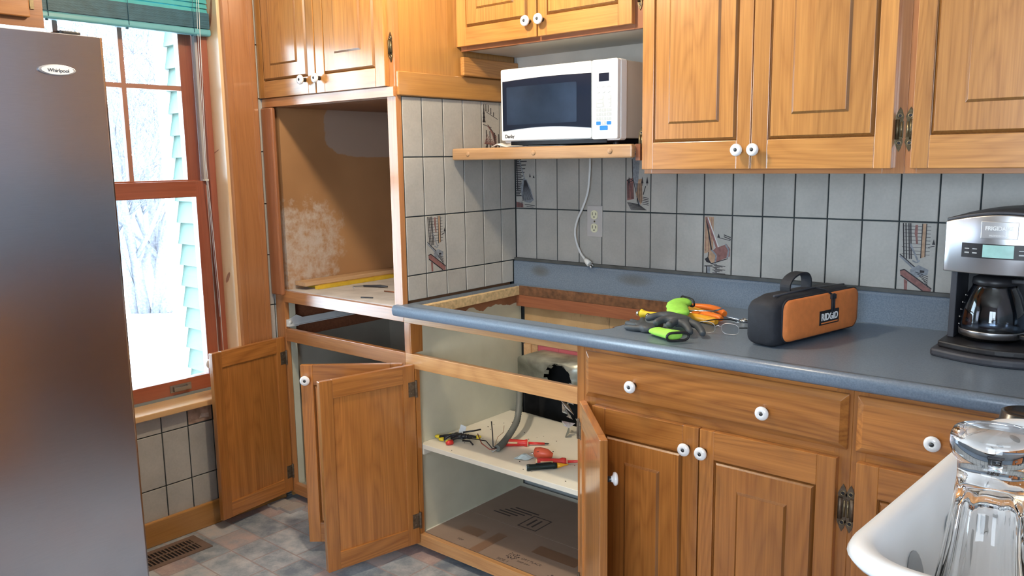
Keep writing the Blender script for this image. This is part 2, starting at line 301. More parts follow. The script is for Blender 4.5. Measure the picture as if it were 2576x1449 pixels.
def floor_mat():
    m, nt, b = new_mat('slate_pattern_vinyl')
    tc = N(nt, 'ShaderNodeTexCoord')
    def bricks(w, h, ox, oy, mort):
        br = N(nt, 'ShaderNodeTexBrick', offset=0.37, squash=0.6, squash_frequency=2)
        for k, v in (('Scale', 1.0), ('Mortar Size', mort), ('Brick Width', w), ('Row Height', h), ('Bias', 0.0), ('Mortar Smooth', 0.4)): br.inputs[k].default_value = v
        br.inputs['Color1'].default_value = (0, 0, 0, 1); br.inputs['Color2'].default_value = (1, 1, 1, 1); br.inputs['Mortar'].default_value = (0.5, 0.5, 0.5, 1)
        mp = N(nt, 'ShaderNodeMapping'); mp.inputs['Location'].default_value = (ox, oy, 0); nt.links.new(tc.outputs['Object'], mp.inputs[0]); nt.links.new(mp.outputs[0], br.inputs['Vector']); return br
    b1 = bricks(0.215, 0.125, 0.07, 0.03, 0.0035); b2 = bricks(0.43, 0.25, 0.07, 0.03, 0.0)
    n = N(nt, 'ShaderNodeTexNoise', i_Scale=14.0, i_Detail=7.0, i_Roughness=0.7); nt.links.new(tc.outputs['Object'], n.inputs['Vector'])
    n2 = N(nt, 'ShaderNodeTexNoise', i_Scale=40.0, i_Detail=3.0, i_Distortion=1.5); nt.links.new(tc.outputs['Object'], n2.inputs['Vector'])
    sh = math_(nt, 'ADD', math_(nt, 'MULTIPLY', n.outputs[0], 0.75), math_(nt, 'MULTIPLY', math_(nt, 'SUBTRACT', b1.outputs['Color'], 0.5), 0.22))
    sl = ramp(nt, sh, [(0.22, (0.19, 0.235, 0.29)), (0.36, (0.36, 0.40, 0.44)), (0.52, (0.60, 0.60, 0.60))])
    rd = ramp(nt, n.outputs[0], [(0.35, (0.26, 0.13, 0.12)), (0.65, (0.52, 0.38, 0.35))])
    fr = N(nt, 'ShaderNodeMapRange'); nt.links.new(math_(nt, 'ADD', b1.outputs['Color'], math_(nt, 'MULTIPLY', math_(nt, 'SUBTRACT', n.outputs[0], 0.5), 0.8)), fr.inputs[0]); fr.inputs[1].default_value = 0.70; fr.inputs[2].default_value = 0.95
    c = mixc(nt, math_(nt, 'MULTIPLY', fr.outputs[0], 0.8), sl, rd)
    vein = N(nt, 'ShaderNodeMapRange'); nt.links.new(math_(nt, 'ABSOLUTE', math_(nt, 'SUBTRACT', n2.outputs[0], 0.5)), vein.inputs[0]); vein.inputs[1].default_value = 0.0; vein.inputs[2].default_value = 0.018; vein.inputs[3].default_value = 0.5; vein.inputs[4].default_value = 0.0
    c = mixc(nt, math_(nt, 'MULTIPLY', vein.outputs[0], b1.outputs['Color']), c, (0.60, 0.57, 0.55))
    c = mixc(nt, math_(nt, 'MULTIPLY', b1.outputs['Fac'], 0.8), c, (0.36, 0.27, 0.26))
    nt.links.new(c, b.inputs['Base Color']); b.inputs['Roughness'].default_value = 0.34
    bp = N(nt, 'ShaderNodeBump', i_Strength=0.3, i_Distance=0.002); nt.links.new(math_(nt, 'ADD', n.outputs[0], n2.outputs[0]), bp.inputs['Height']); nt.links.new(bp.outputs[0], b.inputs['Normal'])
    return m
FLOORM = floor_mat()
PBOARD = plain('particle_board_edge', (0.62, 0.45, 0.24), 0.9, var=0.25, scale=70)
BURNT = plain('scorched_board_edge', (0.14, 0.065, 0.03), 0.9, var=0.5, scale=45)

# ------------------------------------------------------------------ mesh helpers
class MB:
    k = 0.0
    def __init__(s): s.v, s.f, s.m, s.t, s.sm = [], [], [], [], []
    def add(s, vs, fs, m=0, tone=None, smooth=False):
        o = len(s.v); s.v += [Vector(p) for p in vs]; t = random.random() if tone is None else tone
        for f in fs: s.f.append([i+o for i in f]); s.m.append(m); s.t.append(t); s.sm.append(smooth)
        return s
    def box(s, x0, x1, y0, y1, z0, z1, m=0, tone=None):
        MB.k = (MB.k+0.618) % 1.0; j = MB.k*0.00022            # keeps neighbouring faces from being exactly coplanar
        x0, x1, y0, y1, z0, z1 = x0-j, x1+j, y0-j, y1+j, z0-j, z1+j
        v = [(x, y, z) for x in (x0, x1) for y in (y0, y1) for z in (z0, z1)]
        return s.add(v, [(0, 1, 3, 2), (4, 6, 7, 5), (0, 4, 5, 1), (2, 3, 7, 6), (0, 2, 6, 4), (1, 5, 7, 3)], m, tone)
    def hexa(s, a, b, m=0, tone=None):
        """solid between two quads a and b (4 points each, same order)"""
        return s.add(list(a)+list(b), [(0, 3, 2, 1), (4, 5, 6, 7), (0, 1, 5, 4), (1, 2, 6, 5), (2, 3, 7, 6), (3, 0, 4, 7)], m, tone)
    def slope(s, a, b, m, ms):
        """like hexa but its sloping sides take slot ms"""
        t = 0.5; s.add(list(a)+list(b), [(0, 3, 2, 1), (4, 5, 6, 7)], m, t)
        o = len(s.v)-8
        for f in ((0, 1, 5, 4), (1, 2, 6, 5), (2, 3, 7, 6), (3, 0, 4, 7)): s.f.append([i+o for i in f]); s.m.append(ms); s.t.append(t); s.sm.append(False)
        return s
    def prism(s, poly, axis, a, b, m=0, side_m=None, tone=None, smooth=False):
        n = len(poly)
        def P(p, h): return {'x': (h, p[0], p[1]), 'y': (p[0], h, p[1]), 'z': (p[0], p[1], h)}[axis]
        v = [P(p, a) for p in poly]+[P(p, b) for p in poly]
        t = random.random() if tone is None else tone
        o = len(s.v); s.v += [Vector(p) for p in v]
        for f, mm, sm in [(list(range(n))[::-1], m, False), (list(range(n, 2*n)), m, False)]+[([i, (i+1) % n, n+(i+1) % n, n+i], m if side_m is None else side_m, smooth) for i in range(n)]:
            s.f.append([i+o for i in f]); s.m.append(mm); s.t.append(t); s.sm.append(sm)
        return s
    def tube(s, pts, r, n=10, m=0, tone=None, caps=True):
        pts = [Vector(p) for p in pts]; k = len(pts); rr = r if isinstance(r, (list, tuple)) else [r]*k
        tan = [(pts[min(i+1, k-1)]-pts[max(i-1, 0)]).normalized() for i in range(k)]
        ref = Vector((0, 0, 1)) if abs(tan[0].z) < 0.9 else Vector((1, 0, 0)); u = tan[0].cross(ref).normalized(); vs = []
        for i in range(k):
            u = (u-tan[i]*u.dot(tan[i])).normalized(); w = tan[i].cross(u)
            vs += [pts[i]+(u*math.cos(2*PI*j/n)+w*math.sin(2*PI*j/n))*rr[i] for j in range(n)]
        fs = [(i*n+j, i*n+(j+1) % n, (i+1)*n+(j+1) % n, (i+1)*n+j) for i in range(k-1) for j in range(n)]
        s.add(vs, fs, m, tone, True)
        if caps:
            o = len(s.v)-len(vs); t = 0.5 if tone is None else tone
            for f in ([o+j for j in range(n)][::-1], [o+(k-1)*n+j for j in range(n)]): s.f.append(f); s.m.append(m); s.t.append(t); s.sm.append(False)
        return s
    def lathe(s, prof, c=(0, 0, 0), axis=(0, 0, 1), n=24, m=0, flute=0, nf=10, mats=None):
        """prof: (radius, height) pairs along axis"""
        a = Vector(axis).normalized(); ref = Vector((1, 0, 0)) if abs(a.x) < 0.9 else Vector((0, 1, 0))
        u = (ref-a*ref.dot(a)).normalized(); w = a.cross(u); c = Vector(c); vs = []
        for r, h in prof:
            for j in range(n):
                th = 2*PI*j/n; q = r*(1+flute*math.cos(nf*th)) if flute else r
                vs.append(c+a*h+(u*math.cos(th)+w*math.sin(th))*q)
        k = len(prof); o = len(s.v); s.v += vs; t = random.random()
        for i in range(k-1):
            mm = m if mats is None else mats[i]
            for j in range(n): s.f.append([o+i*n+j, o+i*n+(j+1) % n, o+(i+1)*n+(j+1) % n, o+(i+1)*n+j]); s.m.append(mm); s.t.append(t); s.sm.append(True)
        return s
    def xf(s, M):
        s.v = [M @ p for p in s.v]; return s
    def join(s, o, M=None, mo=0):
        k = len(s.v); s.v += [(M @ p if M else p) for p in o.v]; s.f += [[i+k for i in f] for f in o.f]; s.m += [a+mo for a in o.m]; s.t += o.t; s.sm += o.sm; return s
    def build(s, name, mats, parent=None, bevel=0, M=None, origin=None, seg=2):
        if not isinstance(mats, (list, tuple)): mats = [mats]
        me = bpy.data.meshes.new(name)
        off = Vector(origin) if origin is not None else Vector((0, 0, 0))
        me.from_pydata([tuple(p-off) for p in s.v], [], s.f); me.update()
        for mt in mats: me.materials.append(mt)
        me.polygons.foreach_set('material_index', s.m); me.polygons.foreach_set('use_smooth', s.sm)
        at = me.attributes.new('tone', 'FLOAT', 'FACE'); at.data.foreach_set('value', s.t)
        bm = bmesh.new(); bm.from_mesh(me); bmesh.ops.recalc_face_normals(bm, faces=bm.faces); bm.to_mesh(me); bm.free()
        o = bpy.data.objects.new(name, me); C.objects.link(o)
        if M is not None: o.matrix_world = M
        elif origin is not None: o.location = off
        if parent is not None:
            o.parent = parent
            if M is None: o.matrix_parent_inverse = WORLD_INV(parent)
        if bevel:
            b = o.modifiers.new('bevel', 'BEVEL'); b.width = bevel; b.segments = seg; b.limit_method = 'ANGLE'; b.angle_limit = 0.6
        return o
def WM(o):
    """world matrix from loc/rot chain (the depsgraph has not run yet)"""
    m = o.matrix_basis.copy()
    if o.parent: m = WM(o.parent) @ o.matrix_parent_inverse @ m
    return m
def WORLD_INV(p): return WM(p).inverted()
def thing(name, label, cat, loc=(0, 0, 0), group=None, rotz=0):
    o = bpy.data.objects.new(name, None); C.objects.link(o); o.empty_display_size = 0.05
    o.location = loc; o.rotation_euler = (0, 0, rotz); o['label'] = label; o['category'] = cat
    if group: o['group'] = group
    return o
def tag(o, label, cat, group=None):
    o['label'] = label; o['category'] = cat
    if group: o['group'] = group
    return o
def struct(o): o['kind'] = 'structure'; return o
def rounded(x0, x1, y0, y1, r, n=5):
    pts = []
    for cx, cy, a in ((x1-r, y1-r, 0), (x0+r, y1-r, PI/2), (x0+r, y0+r, PI), (x1-r, y0+r, 1.5*PI)):
        pts += [(cx+r*math.cos(a+PI/2*i/n), cy+r*math.sin(a+PI/2*i/n)) for i in range(n+1)]
    return pts
def lettering(name, s, size, M, mat, parent, depth=0.0004, bold=0.0, sx=1.0, shear=0):
    """text laid in the local XY plane of M"""
    cu = bpy.data.curves.new(name, 'FONT'); cu.body = s; cu.size = size; cu.extrude = depth; cu.offset = bold; cu.align_x = 'CENTER'; cu.align_y = 'CENTER'; cu.shear = shear
    tmp = bpy.data.objects.new(name, cu); C.objects.link(tmp)
    bpy.context.view_layer.update()
    me = bpy.data.meshes.new_from_object(tmp.evaluated_get(bpy.context.evaluated_depsgraph_get()))
    bpy.data.objects.remove(tmp); me.materials.clear(); me.materials.append(mat)
    o = bpy.data.objects.new(name, me); C.objects.link(o)
    o.parent = parent; o.matrix_parent_inverse = WORLD_INV(parent); o.matrix_basis = M @ Matrix.Diagonal((sx, 1, 1, 1))
    return o
def frame_m(origin, xa, ya):
    """matrix whose X is xa, Y is ya, Z their cross"""
    x = Vector(xa).normalized(); y = Vector(ya).normalized(); z = x.cross(y); o = Vector(origin)
    return Matrix(((x.x, y.x, z.x, o.x), (x.y, y.y, z.y, o.y), (x.z, y.z, z.z, o.z), (0, 0, 0, 1)))
def skinned(name, chains, mat, parent=None, sub=2, root=0):
    """chains: list of [(point, radius), ...]; the first point of later chains may repeat an earlier one to join it"""
    vs, es, rs = [], [], []
    def vid(p, r):
        for i, q in enumerate(vs):
            if (Vector(q)-Vector(p)).length < 1e-6: return i
        vs.append(tuple(p)); rs.append(r); return len(vs)-1
    for ch in chains:
        ids = [vid(p, r) for p, r in ch]; es += list(zip(ids, ids[1:]))
    me = bpy.data.meshes.new(name); me.from_pydata(vs, es, []); me.materials.append(mat)
    o = bpy.data.objects.new(name, me); C.objects.link(o)
    if parent is not None: o.parent = parent; o.matrix_parent_inverse = WORLD_INV(parent)
    o.modifiers.new('skin', 'SKIN').use_smooth_shade = True
    me.skin_vertices or None
    for i, sv in enumerate(me.skin_vertices[0].data):
        r = rs[i]; sv.radius = r if isinstance(r, tuple) else (r, r); sv.use_root = (i == root)
    ss = o.modifiers.new('sub', 'SUBSURF'); ss.levels = sub; ss.render_levels = sub
    return o

# ------------------------------------------------------------------ room shell
FZ = 0.01; W = -0.765; FY = -0.61
struct(MB().box(W-0.2, 3.4, -4.0, 0.15, FZ-0.1, FZ).build('floor', FLOORM))
struct(MB().box(W-0.2, 3.4, -4.0, 0.15, 2.42, 2.52).build('ceiling', CEILM))
struct(MB().box(3.4, 3.5, -4.0, 0.15, FZ, 2.42).build('wall_right', WALLP))
mb = MB()
mb.box(W-0.2, 1.55, -4.1, -4.0, FZ, 2.42).box(3.05, 3.5, -4.1, -4.0, FZ, 2.42).box(1.55, 3.05, -4.1, -4.0, FZ, 0.8).box(1.55, 3.05, -4.1, -4.0, 2.1, 2.42)
struct(mb.build('wall_front', WALLP))
w2 = bpy.data.objects.new('window_2', None); C.objects.link(w2); w2.location = (2.3, -4.0, 0.8); struct(w2)
mb = MB()
for x in (1.55, 2.28, 3.01): mb.box(x, x+0.04, -4.07, -4.02, 0.8, 2.1)
mb.box(1.55, 3.05, -4.07, -4.02, 0.8, 0.85).box(1.55, 3.05, -4.07, -4.02, 2.05, 2.1)
mb.build('window_frame', SASH, w2)

# decorative tile drawings, in tile coordinates u,v in 0..1 (2:1 tall)
def stroke(L, pts, w, c): L.append(('s', pts, w, c))
def fill(L, pts, c): L.append(('f', pts, c))
def pic_bench():
    L = []
    for x in (0.10, 0.17, 0.25, 0.30): stroke(L, [(x, 0.99), (x+0.07, 0.48)], 0.018, 0)
    for i in range(9): stroke(L, [(0.10+0.05*(i % 2), 0.95-0.05*i), (0.85, 0.95-0.05*i)], 0.007, 0)
    fill(L, [(0.62, 0.99), (0.72, 0.99), (0.72, 0.52), (0.62, 0.50)], 2); stroke(L, [(0.62, 0.99), (0.62, 0.5)], 0.014, 0); stroke(L, [(0.73, 0.99), (0.73, 0.52)], 0.014, 0)
    fill(L, [(0.43, 0.97), (0.50, 0.97), (0.50, 0.82), (0.47, 0.76), (0.42, 0.84)], 1); stroke(L, [(0.47, 0.82), (0.50, 0.70)], 0.03, 1)
    stroke(L, [(0.32, 0.70), (0.55, 0.46)], 0.05, 3); stroke(L, [(0.40, 0.46), (0.52, 0.43), (0.60, 0.47)], 0.045, 3)
    stroke(L, [(0.06, 0.52), (0.50, 0.33)], 0.07, 3); stroke(L, [(0.05, 0.545), (0.50, 0.36)], 0.015, 0)
    fill(L, [(0.35, 0.33), (0.58, 0.40), (0.85, 0.34), (0.83, 0.27), (0.55, 0.22), (0.37, 0.26)], 3); fill(L, [(0.62, 0.33), (0.74, 0.325), (0.74, 0.295), (0.62, 0.29)], 0)
    fill(L, [(0.08, 0.30), (0.20, 0.32), (0.95, 0.06), (0.93, 0.00), (0.78, 0.01), (0.10, 0.24)], 1); stroke(L, [(0.08, 0.305), (0.20, 0.325), (0.96, 0.07)], 0.018, 0)
    stroke(L, [(0.10, 0.24), (0.80, 0.01)], 0.018, 0); fill(L, [(0.20, 0.19), (0.30, 0.16), (0.30, 0.01), (0.22, 0.01)], 1)
    for i in range(6): stroke(L, [(0.5+0.06*i, 0.30-0.03*i), (0.85, 0.24-0.03*i)], 0.010, 0)
    stroke(L, [(0.80, 0.66), (0.97, 0.68)], 0.01, 0); fill(L, [(0.90, 0.70), (0.98, 0.70), (0.94, 0.78)], 0)
    return L
def pic_broom():
    L = []
    for i in range(22): stroke(L, [(0.02, 0.97-0.035*i), (0.30 if i % 2 else 0.62-0.02*i, 0.975-0.035*i)], 0.022, 0)
    stroke(L, [(0.05, 1.0), (0.10, 0.35)], 0.03, 0); stroke(L, [(0.15, 0.99), (0.48, 0.55)], 0.05, 3)
    fill(L, [(0.40, 0.58), (0.55, 0.56), (0.75, 0.40), (0.92, 0.16), (0.74, 0.10), (0.45, 0.12), (0.30, 0.22), (0.24, 0.42)], 3)
    for i in range(11): stroke(L, [(0.44+0.01*i, 0.54), (0.32+0.055*i, 0.13+0.004*i)], 0.012, 0)
    fill(L, [(0.70, 0.60), (0.78, 0.60), (0.74, 0.68)], 0); fill(L, [(0.88, 0.59), (0.98, 0.58), (0.93, 0.64)], 0)
    fill(L, [(0.02, 0.12), (0.38, 0.08), (0.38, 0.01), (0.02, 0.01)], 1)
    for i in range(6): stroke(L, [(0.05+0.06*i, 0.12), (0.04+0.06*i, 0.01)], 0.012, 0)
    stroke(L, [(0.45, 0.07), (0.97, 0.05)], 0.012, 0); stroke(L, [(0.55, 0.03), (0.9, 0.02)], 0.01, 0)
    return L
def pic_stump():
    L = []
    fill(L, [(0.03, 0.55), (0.30, 0.60), (0.34, 0.22), (0.05, 0.20)], 1); stroke(L, [(0.03, 0.55), (0.16, 0.58), (0.30, 0.55), (0.16, 0.52), (0.03, 0.55)], 0.014, 0)
    for i in range(6): stroke(L, [(0.06+0.045*i, 0.50), (0.07+0.05*i, 0.23)], 0.010, 0)
    fill(L, [(0.25, 0.92), (0.34, 1.0), (0.58, 0.99), (0.52, 0.60), (0.62, 0.14), (0.52, 0.10), (0.30, 0.60)], 3); stroke(L, [(0.25, 0.92), (0.28, 0.60), (0.55, 0.10)], 0.016, 0)
    fill(L, [(0.52, 0.57), (0.66, 0.58), (0.70, 0.20), (0.62, 0.12), (0.42, 0.30)], 2)
    for i in range(6): stroke(L, [(0.45+0.04*i, 0.50), (0.47+0.04*i, 0.16)], 0.010, 0)
    for x in (0.12, 0.68, 0.88): fill(L, [(x-0.05, 0.50), (x+0.05, 0.50), (x, 0.62)], 0); stroke(L, [(x, 0.50), (x, 0.46)], 0.012, 0)
    for i in range(9): stroke(L, [(0.05+0.02*i, 0.16-0.016*i), (0.55+0.04*i, 0.13-0.012*i)], 0.011, 0)
    for i in range(5): stroke(L, [(0.70, 0.26-0.03*i), (0.95, 0.24-0.03*i)], 0.012, 0)
    stroke(L, [(0.72, 0.30), (0.82, 0.45)], 0.018, 0)
    return L
def pic_mallet():
    L = []
    fill(L, [(0.03, 0.98), (0.36, 0.98), (0.36, 0.42), (0.03, 0.36)], 2)
    for x in (0.08, 0.18, 0.28): stroke(L, [(x, 0.97), (x, 0.40)], 0.010, 1)
    stroke(L, [(0.08, 0.96), (0.30, 0.42)], 0.05, 0); stroke(L, [(0.10, 0.97), (0.58, 0.38)], 0.10, 1); stroke(L, [(0.14, 0.97), (0.60, 0.42)], 0.022, 4)
    fill(L, [(0.22, 0.36), (0.44, 0.46), (0.85, 0.54), (0.98, 0.46), (0.97, 0.34), (0.80, 0.30), (0.40, 0.21), (0.24, 0.26)], 1)
    fill(L, [(0.19, 0.39), (0.30, 0.42), (0.44, 0.34), (0.42, 0.22), (0.30, 0.21), (0.18, 0.29)], 2); stroke(L, [(0.30, 0.43), (0.48, 0.34), (0.44, 0.20)], 0.06, 3)
    stroke(L, [(0.80, 0.54), (0.93, 0.44), (0.88, 0.31)], 0.06, 3); stroke(L, [(0.19, 0.39), (0.17, 0.28), (0.30, 0.195), (0.9, 0.30)], 0.016, 0)
    fill(L, [(0.05, 0.27), (0.18, 0.31), (0.28, 0.20), (0.12, 0.22)], 0)
    stroke(L, [(0.55, 0.64), (0.98, 0.60)], 0.012, 0); fill(L, [(0.50, 0.64), (0.60, 0.64), (0.55, 0.71)], 0)
    for dy in (0, 0.03): stroke(L, [(0.74, 0.66+dy), (0.99, 0.62+dy)], 0.016, 0)
    fill(L, [(0.14, 0.14), (0.26, 0.14), (0.26, 0.01), (0.14, 0.01)], 3); stroke(L, [(0.05, 0.15), (0.35, 0.16)], 0.02, 0); stroke(L, [(0.13, 0.15), (0.13, 0.01)], 0.02, 0)
    for i in range(12): stroke(L, [(0.35+0.05*(i % 3), 0.19-0.016*i), (0.52+0.1*((i*7) % 4), 0.185-0.016*i)], 0.012, 0)
    return L
def pic_fence():
    L = []
    for x, y, h in ((0.10, 0.62, 0.33), (0.22, 0.83, 0.12), (0.35, 0.82, 0.12), (0.50, 0.78, 0.11), (0.66, 0.74, 0.07)):
        for k in range(4): fill(L, [(x-0.10*h*3*(1-k*0.22), y+h*k*0.22), (x+0.10*h*3*(1-k*0.22), y+h*k*0.22), (x, y+h*(k*0.22+0.34))], 0)
        stroke(L, [(x, y), (x, y+h)], 0.02, 0)
    stroke(L, [(0.2, 0.82), (0.9, 0.68)], 0.010, 0)
    for i in range(6): stroke(L, [(0.05+0.08*i, 0.58-0.01*i), (0.12+0.08*i, 0.575-0.01*i)], 0.012, 0)
    for i in range(6): stroke(L, [(0.30+0.05*i, 0.56-0.02*i), (0.80, 0.34-0.05*i)], 0.030, 1); stroke(L, [(0.30+0.05*i, 0.58-0.02*i), (0.80, 0.36-0.05*i)], 0.012, 0)
    for x in (0.22, 0.42, 0.70, 0.93): stroke(L, [(x, 0.50-0.1*x), (x+0.02, 0.08)], 0.045, 0)
    for i in range(8): stroke(L, [(0.10+0.03*i, 0.22), (0.30+0.08*i, 0.40-0.03*i)], 0.014, 1)
    for i in range(10): stroke(L, [(0.05+0.09*i, 0.02), (0.10+0.09*i, 0.14+0.04*(i % 3))], 0.014, 0)
    return L
def put_pic(mb, L, o, ua, va, w, h, nrm, slots):
    """L in tile coordinates onto the tile face at o; slots: material slots for ink, red, tan, grey, white"""
    o, ua, va, nrm = Vector(o), Vector(ua), Vector(va), Vector(nrm); z = 0.0
    def P(p, e): return o+ua*(p[0]*w)+va*(p[1]*h)+nrm*(0.00045+e)
    for it in L:
        z += 0.000004
        if it[0] == 'f':
            mb.add([P(p, z) for p in it[1]], [tuple(range(len(it[1])))], slots[it[2]])
        else:
            pts, wd_, c = it[1], it[2]*(0.5 if it[2] > 0.03 else 0.9), it[3]
            for a, b in zip(pts, pts[1:]):
                d = Vector(((b[0]-a[0])*w, (b[1]-a[1])*h)); d.normalize(); n = (-d.y*wd_/w*w, d.x*wd_/h*w)
                mb.add([P((a[0]+n[0], a[1]+n[1]), z), P((b[0]+n[0], b[1]+n[1]), z), P((b[0]-n[0], b[1]-n[1]), z), P((a[0]-n[0], a[1]-n[1]), z)], [(0, 1, 2, 3)], slots[c])
TW, TH, GR = 0.1016, 0.2029, 0.0021
def tile(mb, plane, a0, a1, z0, z1, pos, sgn, m=1, th=0.006):
    """one bevelled tile; plane 'y' (face towards -y at pos) or 'x' (face towards +x at pos)"""
    if a1-a0 < 0.006 or z1-z0 < 0.006: return
    g = GR; e = 0.0012
    def q(aa, bb, zz, z3, d):
        return [(aa, d, zz), (bb, d, zz), (bb, d, z3), (aa, d, z3)] if plane == 'y' else [(d, aa, zz), (d, bb, zz), (d, bb, z3), (d, aa, z3)]
    mb.hexa(q(a0+g, a1-g, z0+g, z1-g, pos-sgn*th), q(a0+g, a1-g, z0+g, z1-g, pos-sgn*e), m, 0.5)
    t = random.random(); mb.hexa(q(a0+g, a1-g, z0+g, z1-g, pos-sgn*e), q(a0+g+e, a1-g-e, z0+g+e, z1-g-e, pos), m, t)
TS = [GROUT, TILE, INK, REDI, TANI, GREYI, SNOWI]; SL = (2, 3, 4, 5, 6)
# back wall: grout plane at y=0.004, tiles with their face on y=0
mb = MB().box(-0.8, 3.4, 0.004, 0.14, 0.70, 2.42, 0).box(0.76, 3.4, 0.004, 0.14, FZ, 0.70, 7).box(-0.8, 0.0, 0.004, 0.14, FZ, 0.70, 7)
mb.box(0.0, 0.76, 0.012, 0.14, FZ, 0.24, 7)
mb.box(0.001, 0.030, 0.005, 0.10, 0.24, 0.60, 8).box(0.73, 0.759, 0.005, 0.10, 0.24, 0.60, 8).box(0.001, 0.759, 0.013, 0.10, 0.235, 0.245, 8).box(0.0, 0.76, 0.10, 0.14, 0.24, 0.70, 8)              # recess where the old duct runs out, painted black for its deep shade
pics = {(0, 1): pic_broom, (5, 1): pic_stump, (8, 0): pic_mallet, (14, 0): pic_bench, (19, 1): pic_broom}
for r in range(5):
    z0 = 1.0+r*TH; z1 = z0+TH
    if r == 4: continue
    for k in range(33):
        tile(mb, 'y', k*TW, (k+1)*TW, z0, z1, 0.0, -1)
        if (k, r) in pics: put_pic(mb, pics[(k, r)](), (k*TW+GR, 0, z0+GR), (1, 0, 0), (0, 0, 1), TW-2*GR, TH-2*GR, (0, -1, 0), SL)
struct(mb.build('wall_back', TS+[SUBP, BLACKS]))
# window wall with tile below the sill and beside the casing
WY0, WY1, WZ0, WZ1 = -1.75, -0.785, 0.50, 2.08
mb = MB()
x0, x1 = W-0.20, W-0.004
mb.box(x0, x1, -4.0, WY0, FZ, 2.42, 0).box(x0, x1, WY1, 0.15, FZ, 2.42, 0).box(x0, x1, WY0, WY1, FZ, WZ0, 0).box(x0, x1, WY0, WY1, WZ1, 2.42, 0)
yb = [-1.020+k*TW for k in range(-8, 6)]; zb = [FZ, 0.017, 0.2195, 0.4224, 0.6253, 0.828, 1.031, 1.234, 1.437, 1.64, 1.843, 2.046, 2.249]
for a, b in zip(yb, yb[1:]):
    for c, d in zip(zb, zb[1:]):
        if b > -0.65 and c > 0.4:
            if a < -0.58: tile(mb, 'x', max(a, -0.66), b, c, d, W, 1)
            continue
        if b <= -0.90 or c < 0.4 or b > -0.65:
            top = min(d, 0.492) if c < 0.5 else d
            if c < 0.49: 
                if -1.03 < a < -0.90 and c > 0.4: continue
                tile(mb, 'x', a, b, c, top, W, 1)
# broken plaster where a tile has come off under the sill
mb.hexa([(W-0.004, -1.016, 0.425), (W-0.004, -0.92, 0.425), (W-0.004, -0.92, 0.49), (W-0.004, -1.016, 0.49)], [(W-0.001, -1.0, 0.44), (W-0.001, -0.93, 0.43), (W-0.001, -0.935, 0.475), (W-0.001, -0.99, 0.47)], 7)
mb.hexa([(W-0.002, -0.975, 0.44), (W-0.002, -0.93, 0.435), (W-0.002, -0.93, 0.455), (W-0.002, -0.965, 0.46)], [(W+0.001, -0.968, 0.443), (W+0.001, -0.94, 0.44), (W+0.001, -0.94, 0.45), (W+0.001, -0.96, 0.455)], 8)
PLAS = plain('bare_plaster', (0.42, 0.29, 0.22), 0.9, var=0.25, scale=40); PLASW = plain('torn_plaster', (0.62, 0.50, 0.43), 0.9, var=0.2, scale=60)
struct(mb.build('wall_left', TS+[PLAS, PLASW]))
struct(MB().box(W, W+0.014, -4.0, -0.62, FZ, 0.105).build('baseboard_left', BASEB, bevel=0.004))
# window casing (grooved flat trim)
def casing_profile():
    a, b = -0.642, -0.777; p = []
    p += [(W, a), (W+0.012, a), (W+0.018, a-0.006), (W+0.018, a-0.026), (W+0.0155, a-0.028), (W+0.018, a-0.030), (W+0.018, b+0.030), (W+0.0155, b+0.028), (W+0.018, b+0.026), (W+0.018, b+0.004), (W+0.014, b), (W, b)]
    return p
struct(MB().prism(casing_profile(), 'z', 0.515, 2.2, 0).build('trim_1', CASE))
struct(MB().box(W, W+0.018, -1.90, WY0, 0.515, 2.2).build('trim_2', CASE))
struct(MB().box(W, W+0.018, WY0, WY1, WZ1, 2.2).build('trim_3', wood('casing_head', (0.46, 0.20, 0.075), (0.27, 0.10, 0.035), 'y')))

# the double-hung window
wn1 = bpy.data.objects.new('window_1', None); C.objects.link(wn1); wn1.location = (-0.88, -1.27, 0.5); struct(wn1)
mb = MB().box(-0.965, W+0.002, WY1-0.004, WY1+0.016, WZ0, WZ1).box(-0.965, W+0.002, WY0-0.016, WY0+0.004, WZ0, WZ1)
def ell(mb, x, z, a, b, rot, m):
    mb.add([(x+a*math.cos(t)*math.cos(rot)-b*math.sin(t)*math.sin(rot), WY1-0.00465, z+a*math.cos(t)*math.sin(rot)+b*math.sin(t)*math.cos(rot)) for t in [2*PI*i/20 for i in range(20)]], [tuple(range(20))], m)
ell(mb, -0.806, 0.955, 0.026, 0.009, 0.95, 1); ell(mb, -0.826, 1.44, 0.020, 0.0022, 0.35, 1); ell(mb, -0.80, 1.95, 0.055, 0.008, 1.35, 1)
mb.build('jamb_liner', [PINE, plain('pine_knot', (0.30, 0.13, 0.07), 0.4, var=0.3, scale=60)], wn1)
MB().box(-0.965, W+0.002, WY0, WY1, WZ1-0.012, WZ1+0.01).build('head_jamb', PINEY, wn1)
MB().box(-0.95, W+0.035, WY0-0.05, WY1+0.002, WZ0-0.008, WZ0+0.014).build('window_sill', PINEY, wn1, bevel=0.003)
mb = MB()
for (a, b) in ((WY1-0.030, WY1-0.004), (WY0+0.004, WY0+0.03)):
    mb.box(-0.94, -0.842, a, b, WZ0+0.014, WZ1-0.012)
mb.build('window_frame', SASH, wn1, bevel=0.002)
mb = MB(); mb.box(-0.885, -0.868, WY1-0.040, WY1-0.028, WZ0+0.014, WZ1-0.012).box(-0.885, -0.868, WY0+0.028, WY0+0.04, WZ0+0.014, WZ1-0.012)
mb.build('grey_track', plain('grey_vinyl_track', (0.42, 0.40, 0.39), 0.5), wn1)
